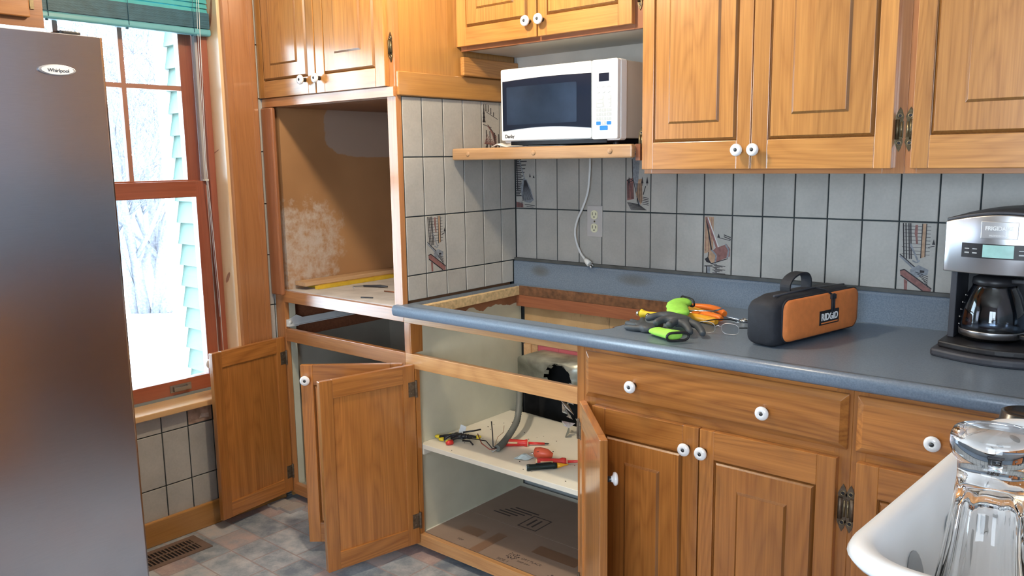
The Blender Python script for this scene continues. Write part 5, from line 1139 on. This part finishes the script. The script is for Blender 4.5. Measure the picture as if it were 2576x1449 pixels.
# carafe
ca = thing('coffee_carafe', 'glass coffee carafe with steel and black handle inside the coffee maker', 'carafe', (CX-0.02, -0.245, CZ+0.036))
cx_, cy_, cz_ = CX-0.030, -0.245, CZ+0.037
pr_ = [(0.052, 0.0), (0.064, 0.004), (0.070, 0.020), (0.072, 0.040), (0.068, 0.075), (0.058, 0.110), (0.048, 0.130), (0.047, 0.142)]
MB().lathe([(0, 0.0)]+pr_+[(r-0.002, h) for r, h in pr_[::-1]]+[(0, 0.002)], (cx_, cy_, cz_), n=40).build('glass_body', CARAF, ca)
MB().lathe([(0.0668, 0.010), (0.0715, 0.012), (0.0728, 0.026), (0.0724, 0.028), (0.071, 0.027)], (cx_, cy_, cz_), n=40).build('steel_band', STEEL, ca)
MB().lathe([(0.0, 0.158), (0.035, 0.157), (0.048, 0.151), (0.0495, 0.138), (0.047, 0.136), (0, 0.136)], (cx_, cy_, cz_), n=32).build('lid', BLACK, ca)
hd = Vector((0.92, -0.38, 0)).normalized()
hb_ = Vector((cx_, cy_, cz_))
mb = band(smooth_pts([hb_+hd*0.045+Vector((0, 0, 0.148)), hd*0.085+hb_+Vector((0, 0, 0.150)), hd*0.108+hb_+Vector((0, 0, 0.135)), hd*0.112+hb_+Vector((0, 0, 0.08)), hd*0.108+hb_+Vector((0, 0, 0.025)), hd*0.074+hb_+Vector((0, 0, 0.020))], 4), 0.026, 0.012, Vector((-hd.y, hd.x, 0))); mb.build('handle', BLACK, ca, bevel=0.003)
mb = band(smooth_pts([hd*0.112+hb_+Vector((0, 0, 0.143)), hd*0.119+hb_+Vector((0, 0, 0.10)), hd*0.119+hb_+Vector((0, 0, 0.06)), hd*0.114+hb_+Vector((0, 0, 0.02))], 4), 0.024, 0.004, Vector((-hd.y, hd.x, 0))); mb.build('handle_cover', STEEL, ca, bevel=0.0015)
for i in range(5): 
    a = 3.45; r = 0.0700; z = cz_+0.035+i*0.018; rr_ = [0.0722, 0.0718, 0.0695, 0.0665, 0.061][i]
    MB().box(-0.003, 0.003, -0.0004, 0.0004, -0.0008, 0.0008).xf(Matrix.Translation((cx_+rr_*math.cos(a), cy_+rr_*math.sin(a), z)) @ Matrix.Rotation(a+PI/2, 4, 'Z')).build('level_mark', WHITEP, ca)

# work gloves
def V(*a): return Vector(a)
g1 = thing('work_glove', 'grey rubber and lime knit glove lying flat with fingers towards the hole', 'glove', (0.95, -0.52, CZ), 'pair of work gloves')
palm = [(V(0.935, -0.525, CZ+0.013), (0.026, 0.011)), (V(0.905, -0.505, CZ+0.013), (0.028, 0.011)), (V(0.880, -0.49, CZ+0.012), (0.024, 0.010))]
rootp = palm[2][0]
skinned('glove_shell', [palm,
  [palm[2], (V(0.857, -0.452, CZ+0.012), 0.0095), (V(0.838, -0.425, CZ+0.011), 0.009), (V(0.826, -0.402, CZ+0.010), 0.008)],
  [palm[2], (V(0.848, -0.470, CZ+0.011), 0.0095), (V(0.826, -0.455, CZ+0.010), 0.009), (V(0.812, -0.443, CZ+0.010), 0.008)],
  [palm[2], (V(0.850, -0.492, CZ+0.011), 0.0095), (V(0.830, -0.485, CZ+0.010), 0.009), (V(0.815, -0.478, CZ+0.010), 0.008)],
  [palm[1], (V(0.878, -0.530, CZ+0.010), 0.0090), (V(0.855, -0.530, CZ+0.010), 0.0085), (V(0.842, -0.526, CZ+0.009), 0.008)],
  [palm[1], (V(0.925, -0.475, CZ+0.012), 0.0100), (V(0.915, -0.450, CZ+0.012), 0.0095), (V(0.900, -0.432, CZ+0.011), 0.0085)]], RUBBER, g1)
skinned('glove_cuff', [[(V(0.942, -0.530, CZ+0.013), (0.027, 0.010)), (V(0.975, -0.550, CZ+0.014), (0.027, 0.012)), (V(1.005, -0.566, CZ+0.016), (0.026, 0.013)), (V(1.028, -0.578, CZ+0.018), (0.027, 0.015)), (V(1.040, -0.586, CZ+0.019), (0.029, 0.016))]], LIME, g1)
def oval_ring(c, d, r1, r2, rad, upv=Vector((0, 0, 1))):
    d = Vector(d).normalized(); s1 = d.cross(upv).normalized(); s2 = s1.cross(d); c = Vector(c)
    return MB().tube([c+s1*r1*math.cos(2*PI*i/24)+s2*r2*math.sin(2*PI*i/24)*(1+0.25*math.cos(4*PI*i/24)) for i in range(25)], rad, 6, caps=False)
cuff = oval_ring((1.050, -0.594, CZ+0.019), (0.8, -0.6, 0), 0.031, 0.014, 0.0035); cuff.build('cuff_hem', BLACK, g1)
g2 = thing('work_glove', 'lime backed glove lying on top with drooping grey fingers', 'glove', (0.97, -0.40, CZ), 'pair of work gloves')
p2 = [(V(0.875, -0.30, CZ+0.040), (0.030, 0.012)), (V(0.905, -0.335, CZ+0.046), (0.034, 0.014)), (V(0.935, -0.385, CZ+0.042), (0.036, 0.015)), (V(0.958, -0.42, CZ+0.040), (0.034, 0.014))]
skinned('glove_back', [p2], LIME, g2)
q2 = (V(0.950, -0.425, CZ+0.036), (0.034, 0.015))
skinned('glove_shell', [[q2, (V(0.972, -0.455, CZ+0.034), (0.032, 0.013))],
  [q2, (V(0.905, -0.440, CZ+0.036), 0.0115), (V(0.885, -0.462, CZ+0.031), 0.0110), (V(0.872, -0.462, CZ+0.026), 0.0095)],
  [(V(0.972, -0.455, CZ+0.034), (0.032, 0.013)), (V(0.945, -0.490, CZ+0.036), 0.0115), (V(0.938, -0.512, CZ+0.032), 0.0110), (V(0.938, -0.522, CZ+0.026), 0.0095)],
  [(V(0.972, -0.455, CZ+0.034), (0.032, 0.013)), (V(0.985, -0.500, CZ+0.037), 0.0115), (V(0.988, -0.527, CZ+0.030), 0.0110), (V(0.990, -0.540, CZ+0.040), 0.0085)],
  [(V(0.972, -0.455, CZ+0.034), (0.032, 0.013)), (V(1.020, -0.495, CZ+0.031), 0.0115), (V(1.040, -0.513, CZ+0.022), 0.0105), (V(1.050, -0.520, CZ+0.012), 0.0095)],
  [(V(0.972, -0.455, CZ+0.034), (0.032, 0.013)), (V(1.035, -0.462, CZ+0.028), 0.0110), (V(1.065, -0.490, CZ+0.020), 0.0105), (V(1.078, -0.505, CZ+0.012), 0.009)]], RUBBER, g2)
skinned('glove_cuff', [[(V(0.872, -0.300, CZ+0.038), (0.028, 0.012)), (V(0.862, -0.265, CZ+0.040), (0.033, 0.013)), (V(0.868, -0.240, CZ+0.043), (0.037, 0.014)), (V(0.880, -0.215, CZ+0.043), (0.030, 0.013))]], LIME, g2)
oval_ring((0.878, -0.222, CZ+0.044), (0.5, 0.8, 0.2), 0.040, 0.017, 0.003).build('cuff_hem', BLACK, g2)

# tools
st = thing('wire_stripper', 'long nosed cutting tool with orange and amber grips, rearmost', 'pliers', (0.93, -0.18, CZ))
MB().tube([V(0.805, -0.140, CZ+0.012), V(0.832, -0.150, CZ+0.012), V(0.848, -0.158, CZ+0.012)], [0.005, 0.011, 0.010], 8).build('jaw', CHROME, st)
MB().tube([V(0.845, -0.157, CZ+0.012), V(0.862, -0.163, CZ+0.012)], 0.012, 8).build('pivot', BLACK, st)
MB().tube(smooth_pts([V(0.86, -0.152, CZ+0.016), V(0.91, -0.150, CZ+0.018), V(0.96, -0.175, CZ+0.018), V(0.995, -0.205, CZ+0.014)]), [0.010]*18+[0.008], 10).build('grip', ORG2, st)
MB().tube(smooth_pts([V(0.86, -0.168, CZ+0.012), V(0.90, -0.195, CZ+0.012), V(0.945, -0.215, CZ+0.011), V(0.985, -0.235, CZ+0.009)]), [0.009]*18+[0.007], 10).build('grip', AMBER, st)
pl = thing('pliers', 'pliers with fat orange and amber handles pointing behind the gloves', 'pliers', (0.97, -0.28, CZ))
MB().tube([V(0.885, -0.245, CZ+0.010), V(0.92, -0.262, CZ+0.013)], [0.006, 0.010], 8).build('jaw', CHROME, pl)
MB().tube([V(0.92, -0.258, CZ+0.018), V(0.97, -0.275, CZ+0.019), V(1.02, -0.292, CZ+0.018), V(1.03, -0.296, CZ+0.018)], [0.010, 0.0115, 0.011, 0.007], 10).build('grip', ORG2, pl)
MB().tube([V(0.915, -0.277, CZ+0.011), V(0.965, -0.300, CZ+0.0125), V(1.015, -0.318, CZ+0.0125), V(1.026, -0.322, CZ+0.012)], [0.010, 0.012, 0.012, 0.008], 10).build('grip', AMBER, pl)
wr = thing('wrench', 'slim chrome wrench with a ring end lying beside the orange pliers', 'wrench', (1.03, -0.22, CZ))
mb = MB().prism([(0.955, -0.178), (0.960, -0.190), (1.055, -0.225), (1.060, -0.214)], 'z', CZ+0.002, CZ+0.007); mb.build('shank', CHROME, wr, bevel=0.001)
MB().tube([V(1.066+0.011*math.cos(i*PI/8), -0.223+0.011*math.sin(i*PI/8), CZ+0.0055) for i in range(17)], 0.0045, 8, caps=False).build('ring_end', CHROME, wr)
MB().tube([V(0.955, -0.182, CZ+0.006), V(0.942, -0.176, CZ+0.006), V(0.935, -0.186, CZ+0.006)], 0.005, 8).build('open_end', CHROME, wr)
pn = thing('thin_screwdriver', 'thin chrome bar tool resting across the orange handles', 'tool', (0.97, -0.24, CZ+0.025))
MB().tube([V(0.905, -0.30, CZ+0.030), V(0.985, -0.262, CZ+0.030), V(0.998, -0.222, CZ+0.034)], [0.0022, 0.0028, 0.0022], 8).build('blade', CHROME, pn)
MB().tube([V(0.86, -0.32, CZ+0.029), V(0.905, -0.30, CZ+0.030)], [0.003, 0.0026], 8).build('handle', AMBER, pn)
sd = thing('screwdriver', 'yellow handled screwdriver poking out over the cooktop hole edge', 'screwdriver', (0.82, -0.34, CZ))
a_, b_ = V(0.783, -0.345, CZ+0.014), V(0.865, -0.335, CZ+0.014); dd = (b_-a_).normalized()
MB().tube([a_, a_+dd*0.004, a_+dd*0.012, a_+dd*0.03, a_+dd*0.075], [0.010, 0.015, 0.011, 0.008, 0.009], 12).build('handle', YELL, sd)
MB().tube([a_-dd*0.004, a_-dd*0.012], [0.009, 0.007], 10).build('end_cap', CHROME, sd)
MB().lathe([(0.0, 0.010), (0.006, 0.008), (0.009, 0.0)], a_+V(0.035, -0.012, -0.002), (0.3, -1, 0.3), 12).build('bright_cap', CHROME, sd)

# eyeglasses
gl = thing('eyeglasses', 'thin wire-rimmed eyeglasses lying open in front of the tool bag', 'eyeglasses', (1.10, -0.42, CZ))
def lens_ring(c, u, v, a, b): return [Vector(c)+Vector(u)*a*math.copysign(abs(math.cos(t))**0.7, math.cos(t))+Vector(v)*b*math.copysign(abs(math.sin(t))**0.8, math.sin(t)) for t in [2*PI*i/28 for i in range(28)]]
u_ = V(0.78, 0.10, 0.0).normalized(); v_ = V(0.05, -0.25, 0.95).normalized()
lc1 = V(1.052, -0.435, CZ+0.019); lc2 = V(1.118, -0.425, CZ+0.019)
for c in (lc1, lc2):
    L_ = lens_ring(c, u_, v_, 0.0245, 0.0165)
    f_ = MB().tube(L_+[L_[0]], 0.0010, 6, caps=False).build('rim', SILVERP, gl)
    nv = u_.cross(v_); mb = MB(); mb.add([p+nv*0.0005 for p in L_]+[p-nv*0.0005 for p in L_], [tuple(range(28)), tuple(range(28, 56))[::-1]]+[(i, (i+1) % 28, 28+(i+1) % 28, 28+i) for i in range(28)], 0, 0.5); mb.build('lens', LENS, f_)
MB().tube([lc1+u_*0.0245+v_*0.004, (lc1+lc2)/2+v_*0.008, lc2-u_*0.0245+v_*0.004], 0.0012, 6).build('bridge', SILVERP, gl)
MB().tube(smooth_pts([lc1-u_*0.0245+v_*0.006, V(1.030, -0.415, CZ+0.028), V(1.025, -0.330, CZ+0.020), V(1.040, -0.270, CZ+0.012), V(1.052, -0.245, CZ+0.004)]), 0.0017, 8).build('temple', BLACK, gl)
MB().tube(smooth_pts([lc2+u_*0.0245+v_*0.006, V(1.148, -0.415, CZ+0.024), V(1.160, -0.36, CZ+0.016), V(1.172, -0.30, CZ+0.004)]), 0.0017, 8).build('temple', BLACK, gl)

# ------------------------------------------------------------------ things on the cabinet shelf
SZ = 0.405
co_ = thing('flexible_conduit', 'grey corrugated conduit bending down onto the shelf with bare wires', 'conduit', (0.30, -0.40, SZ))
cp_ = smooth_pts([(0.150, -0.155, 0.560), (0.185, -0.21, 0.555), (0.215, -0.250, 0.540), (0.237, -0.28, 0.51), (0.262, -0.325, 0.465), (0.285, -0.40, 0.434), (0.302, -0.455, 0.423), (0.308, -0.485, 0.420)], 16)
MB().tube(cp_, [0.0125 if (i % 2) else 0.0110 for i in range(len(cp_))], 14).build('conduit_sleeve', WIRE, co_)
mb = MB().tube([cp_[-1], V(0.295, -0.508, 0.420), V(0.255, -0.505, 0.432), V(0.205, -0.47, 0.446)], 0.0019, 6, 0).tube([cp_[-1], V(0.300, -0.500, 0.422), V(0.262, -0.49, 0.438), V(0.195, -0.50, 0.436)], 0.0019, 6, 1).tube([cp_[-1], V(0.296, -0.492, 0.427), V(0.275, -0.47, 0.46), V(0.262, -0.46, 0.50)], 0.0020, 6, 1).tube([V(0.308, -0.485, 0.42), V(0.30, -0.50, 0.41), V(0.285, -0.49, 0.414)], 0.0022, 6, 2)
mb.tube([V(0.300, -0.49, 0.425), V(0.290, -0.46, 0.45), V(0.282, -0.42, 0.455), V(0.276, -0.41, 0.475)], 0.0008, 5, 3)
mb.build('wire', [plain('red_wire', (0.25, 0.05, 0.03), 0.5), BLACK, SILVERP, plain('bare_copper', (0.45, 0.22, 0.10), 0.35, metal=1)], co_)
# bundle of capped wires
bw = thing('wire_bundle', 'bundle of capped black wires with yellow and red connectors on the shelf', 'wires', (0.10, -0.46, SZ))
mb = MB(); rn = random.Random(8); ends = [(0.052, -0.505), (0.082, -0.515), (0.115, -0.515), (0.080, -0.47), (0.160, -0.43)]
for ex_, ey_ in ends: mb.tube(smooth_pts([(ex_, ey_, SZ+0.008), ((ex_+0.13)/2, (ey_-0.47)/2, SZ+0.014+rn.random()*0.010), (0.140, -0.475, SZ+0.012)], 4), 0.005, 6)
for k in range(5): mb.tube([(0.10+0.012*k, -0.50+0.01*k, SZ+0.016), (0.130+0.01*k, -0.47, SZ+0.022)], 0.008, 6)
mb.tube([(0.12, -0.455, SZ+0.025), (0.150, -0.43, SZ+0.030), (0.155, -0.40, SZ+0.028)], 0.003, 6); mb.tube([(0.15, -0.49, SZ+0.010), (0.175, -0.478, SZ+0.010), (0.20, -0.49, SZ+0.006)], 0.003, 6)
mb.build('taped_wires', BLACK, bw)
for i, (ex_, ey_) in enumerate(ends):
    d2 = (Vector((ex_, ey_, SZ+0.008))-Vector((0.13, -0.475, SZ+0.012))).normalized(); d2.z = 0
    MB().tube([Vector((ex_, ey_, SZ+0.008)), Vector((ex_, ey_, SZ+0.008))+d2*0.010, Vector((ex_, ey_, SZ+0.008))+d2*0.018], [0.0075, 0.007, 0.004], 8).build('wire_connector', YELL, bw)
MB().tube([(0.130, -0.520, SZ+0.009), (0.124, -0.536, SZ+0.009), (0.122, -0.543, SZ+0.009)], [0.009, 0.0085, 0.005], 10).build('wire_connector', RED, bw)['label'] = 'red wire connector'
MB().add([(0.095, -0.455, SZ+0.012), (0.125, -0.455, SZ+0.012), (0.128, -0.445, SZ+0.045), (0.105, -0.45, SZ+0.050)], [(0, 1, 2, 3)]).build('tape_flag', PAPER, bw)
def insulated_driver(p, q, label, hand=0.105):
    t = thing('screwdriver', label, 'screwdriver', p)
    p, q = Vector(p), Vector(q); d = (q-p).normalized()
    MB().tube([p, p+d*0.004], [0.010, 0.0125], 12).build('end_cap', CREAMP, t)
    MB().tube([p+d*0.0042, p+d*0.03, p+d*0.06, p+d*0.078, p+d*0.088, p+d*hand], [0.0135, 0.0135, 0.012, 0.0105, 0.0140, 0.0125], 12).build('handle', RED, t)
    MB().tube([p+d*hand, p+d*hand+d*0.003], [0.0127, 0.0115], 12).build('collar', CREAMP, t)
    L_ = (q-p).length
    MB().tube([p+d*(hand+0.003), p+d*(L_-0.016)], [0.0050, 0.0042], 8).build('insulated_shaft', RED, t)
    MB().tube([p+d*(L_-0.016), q-d*0.006, q], [0.0030, 0.0030, 0.0012], 8).build('tip', BLACK, t)
    s1 = d.cross(V(0, 0, 1)).normalized()
    if s1.y > 0: s1 = -s1
    MB().tube([p+d*0.014+s1*0.0110+V(0, 0, 0.0035), p+d*0.055+s1*0.0100+V(0, 0, 0.003)], 0.0038, 8).build('grip_inlay', CREAMP, t)
    return t
insulated_driver((0.278, -0.427, SZ+0.014), (0.405, -0.320, SZ+0.006), 'red insulated screwdriver lying behind the grey conduit', 0.090)
insulated_driver((0.492, -0.505, SZ+0.014), (0.640, -0.345, SZ+0.006), 'red insulated screwdriver lying behind the black flashlight', 0.100)
tp = thing('voltage_tester', 'salmon plastic plug-in tester with prongs on the shelf', 'tester', (0.470, -0.44, SZ))
MB().tube([V(0.448, -0.450, SZ+0.022), V(0.462, -0.446, SZ+0.023), V(0.485, -0.436, SZ+0.021), V(0.500, -0.425, SZ+0.016)], [0.017, 0.019, 0.017, 0.008], 12).build('tester_body', SALMON, tp)
mb = MB()
for dy in (-0.006, 0.006): mb.tube([V(0.449, -0.451+dy, SZ+0.020), V(0.430, -0.458+dy, SZ+0.018)], 0.0016, 6)
mb.build('prong', CHROME, tp)
MB().lathe([(0, 0.0005), (0.004, 0.0005), (0.004, 0)], (0.466, -0.4598, SZ+0.033), (0, -0.55, 0.8), 8).build('mark', INK, tp)
fl = thing('flashlight', 'small black cylindrical flashlight with clip at the shelf front', 'flashlight', (0.50, -0.52, SZ))
a_, b_ = V(0.492, -0.552, SZ+0.0105), V(0.556, -0.478, SZ+0.0105); dd = (b_-a_).normalized()
MB().tube([a_, a_+dd*0.003, a_+dd*0.012, a_+dd*0.014, a_+dd*0.085, a_+dd*0.088, a_+dd*0.098], [0.0088, 0.0102, 0.0102, 0.0095, 0.0095, 0.0102, 0.0098], 16).build('barrel', plain('dark_green_black_metal', (0.012, 0.025, 0.026), 0.3, metal=0.5), fl)
MB().tube([a_+dd*0.03+V(0, 0, 0.0112), a_+dd*0.082+V(0, 0, 0.0118)], 0.0015, 6).build('pocket_clip', BLACK, fl)
MB().tube([a_-dd*0.0005, a_+dd*0.0005], 0.0080, 14).build('lens', plain('frosted_lens', (0.45, 0.55, 0.60), 0.3), fl)
nl = thing('yellow_probe', 'amber and green tapered probe touching the end of the flashlight', 'probe', (0.58, -0.46, SZ))
MB().tube([b_+dd*0.002, b_+dd*0.012, b_+dd*0.040], [0.0085, 0.0070, 0.0010], 10).build('probe_body', AMBER, nl)
pkg = thing('plastic_packet', 'crumpled clear plastic packet lying left of the salmon tester', 'packet', (0.40, -0.48, SZ))
mb = MB(); rn = random.Random(3)
vs = [(0.392+0.022*(i/5)*2.2, -0.497+0.012*j+0.003*i+rn.uniform(-.002, .002), SZ+0.002+(0.014*math.sin(PI*i/5)*math.sin(PI*j/3) if 0 < i < 5 else 0)+rn.uniform(0, .002)) for j in range(4) for i in range(6)]
mb.add(vs, [(j*6+i, j*6+i+1, (j+1)*6+i+1, (j+1)*6+i) for j in range(3) for i in range(5)], 0, 0.5)
po = mb.build('packet_film', plain('cloudy_film', (0.50, 0.60, 0.62), 0.25), pkg); sm = po.modifiers.new('t', 'SOLIDIFY'); sm.thickness = 0.001
crumbs = MB(); rn = random.Random(12)
for k in range(26):
    x, y, s_ = rn.uniform(0.08, 0.70), rn.uniform(-0.57, -0.20), rn.uniform(0.0010, 0.0026); crumbs.box(x, x+s_*1.6, y, y+s_, SZ, SZ+s_*0.6)
c_ = crumbs.build('dirt_crumbs', BLACKS); c_['kind'] = 'stuff'; tag(c_, 'scattered black dirt crumbs on the cream cabinet shelf', 'crumbs')

# ------------------------------------------------------------------ foreground peninsula with dish rack and glasses
pe = thing('kitchen_peninsula', 'blue-grey topped peninsula counter below the white dish rack', 'counter', (2.2, -1.75, FZ))
MB().prism(rounded(1.865, 2.75, -2.35, -1.13, 0.02, 4), 'z', 0.867, 0.905).build('laminate_top', LAM, pe, bevel=0.004)
MB().box(1.91, 2.72, -2.32, -1.16, 0.04, 0.867).build('cabinet_body', BZ, pe)
dr_ = thing('dish_rack', 'white plastic dish rack tub in the bottom right corner', 'dish rack', (2.1, -1.52, 0.906))
RX0, RX1, RY0, RY1, RZ = 1.872, 2.265, -1.812, -1.275, 1.050
MR = Matrix.Translation((1.872, -1.79, 0)) @ Matrix.Rotation(math.radians(-3.6), 4, 'Z') @ Matrix.Translation((-1.872, 1.79, 0))
def rr(inset, r=0.055): return rounded(RX0+inset, RX1-inset, RY0+inset, RY1-inset, max(0.01, r-inset*0.5), 8)
mb = MB(); rings = [(0.062, 0.9075), (0.050, 0.912), (0.030, 0.98), (0.018, 1.030), (0.014, 1.036), (0.002, 1.036), (-0.002, 1.042), (0.001, 1.049), (0.008, 1.0515), (0.016, 1.050), (0.021, 1.043), (0.026, 1.030), (0.036, 0.985), (0.054, 0.918), (0.066, 0.9125)]
n = len(rr(0)); vs = []
for ins, z in rings: vs += [(a, b, z) for a, b in rr(ins)]
fs = [(i*n+j, i*n+(j+1) % n, (i+1)*n+(j+1) % n, (i+1)*n+j) for i in range(len(rings)-1) for j in range(n)]+[tuple(range(n)), tuple(range((len(rings)-1)*n, len(rings)*n))]
mb.add(vs, fs, 0, 0.5, True); mb.xf(MR); mb.build('tub', WHITEP, dr_)
mb = MB()
for k in range(4):
    y = -1.690+k*0.112
    pts_ = [(y+0.020*math.cos(t), 0.992+0.024*math.sin(t)) for t in [2*PI*i/18 for i in range(18)]]
    mb = MB(); mb.add([(RX0+0.026+(1.030-z)*0.222+0.0012, yy, z) for yy, z in pts_], [tuple(range(18))]); mb.xf(MR); mb.build('drain_slot', GREYP, dr_)
mb = MB()
mb = MB()
for k in range(12): mb.tube([(RX0+0.075+0.022*k, RY0+0.085, 0.912), (RX0+0.075+0.022*k, RY0+0.085, 0.955), (RX0+0.075+0.022*k, RY0+0.085, 0.962)], [0.005, 0.004, 0.0015], 8)
mb.xf(MR); mb.build('plate_peg', WHITEP, dr_)
# glasses stand upside down: thick foot on top, fluted bowl, flared mouth at the bottom
def tumbler(x, y, label, h=0.235, s=1.0, z0=0.914):
    outer = [(0.0490, 0.0), (0.0500, 0.004), (0.0475, 0.03), (0.0430, 0.07), (0.0385, 0.10), (0.0350, 0.13), (0.0315, 0.16), (0.0295, 0.190), (0.0300, 0.205), (0.0350, 0.212), (0.0370, 0.218), (0.0370, 0.228), (0.0345, 0.234), (0.0, 0.2345)]
    inner = [(0.0, 0.185), (0.018, 0.182), (0.0255, 0.165), (0.0290, 0.13), (0.0330, 0.10), (0.0380, 0.07), (0.0435, 0.03), (0.0470, 0.004), (0.0490, 0.0)]
    mb = MB(); k = h/0.235; N_ = 60
    prof = [(r*s, z*k) for r, z in inner+outer[1:]]
    a = 0
    vs, fs = [], []
    for r, z in prof:
        fl_ = 0.045 if (0.02*k < z < 0.19*k) else 0.0
        for j in range(N_):
            th = 2*PI*j/N_; q = r*(1+fl_*math.cos(10*th)*(1 if r > 0.02 else 0)); vs.append((x+q*math.cos(th), y+q*math.sin(th), z0+z))
    K = len(prof); fs = [(i*N_+j, i*N_+(j+1) % N_, (i+1)*N_+(j+1) % N_, (i+1)*N_+j) for i in range(K-1) for j in range(N_)]
    mb.add(vs, fs, 0, 0.5, True); o = mb.build('drinking_glass', GLASS, origin=(x, y, z0))
    bm = bmesh.new(); bm.from_mesh(o.data); bmesh.ops.remove_doubles(bm, verts=bm.verts, dist=1e-6); bmesh.ops.recalc_face_normals(bm, faces=bm.faces); bm.to_mesh(o.data); bm.free()
    return tag(o, label, 'glass', 'upturned glasses in the dish rack')
tumbler(1.972, -1.692, 'tall upturned fluted glass with thick foot nearest the dish rack corner')
tumbler(2.085, -1.705, 'upturned fluted glass standing right of the tallest one in the rack')
tumbler(2.030, -1.595, 'upturned fluted glass standing behind the front glasses in the rack', 0.17)
tm = thing('travel_mug', 'travel cup with black plastic sip lid behind the upturned glasses', 'mug', (1.921, -1.195, 0.906))
tcx, tcy = 1.930, -1.190
MB().lathe([(0, 0), (0.030, 0), (0.031, 0.004), (0.036, 0.096), (0.036, 0.098), (0, 0.098)], (tcx, tcy, 0.9055), n=32).build('cup', plain('dark_cup', (0.05, 0.05, 0.055), 0.4), tm)
MB().lathe([(0.037, 0.095), (0.044, 0.096), (0.0445, 0.103), (0.042, 0.109), (0.037, 0.111), (0.0345, 0.127), (0.031, 0.1285), (0.030, 0.123), (0, 0.122)], (tcx, tcy, 0.9055), n=36).build('lid', plain('glossy_black_lid', (0.02, 0.022, 0.025), 0.25), tm)

# ------------------------------------------------------------------ ceiling lamp fixture (out of frame, the room's warm light)
cl = thing('ceiling_lamp', 'ceiling lamp with a metal stem and open white shade above the kitchen', 'lamp', (LAMP.x, LAMP.y, 2.42))
MB().lathe([(0, 2.42), (0.06, 2.418), (0.055, 2.40), (0, 2.398)], (LAMP.x, LAMP.y, 0), n=24).tube([(LAMP.x, LAMP.y, 2.41), (LAMP.x, LAMP.y, 2.30)], 0.008, 8).build('stem', STEEL, cl)
MB().lathe([(0.02, 2.32), (0.05, 2.315), (0.11, 2.29), (0.112, 2.286), (0.05, 2.308), (0.02, 2.312)], (LAMP.x, LAMP.y, 0), n=28).build('shade', WHITEP, cl)
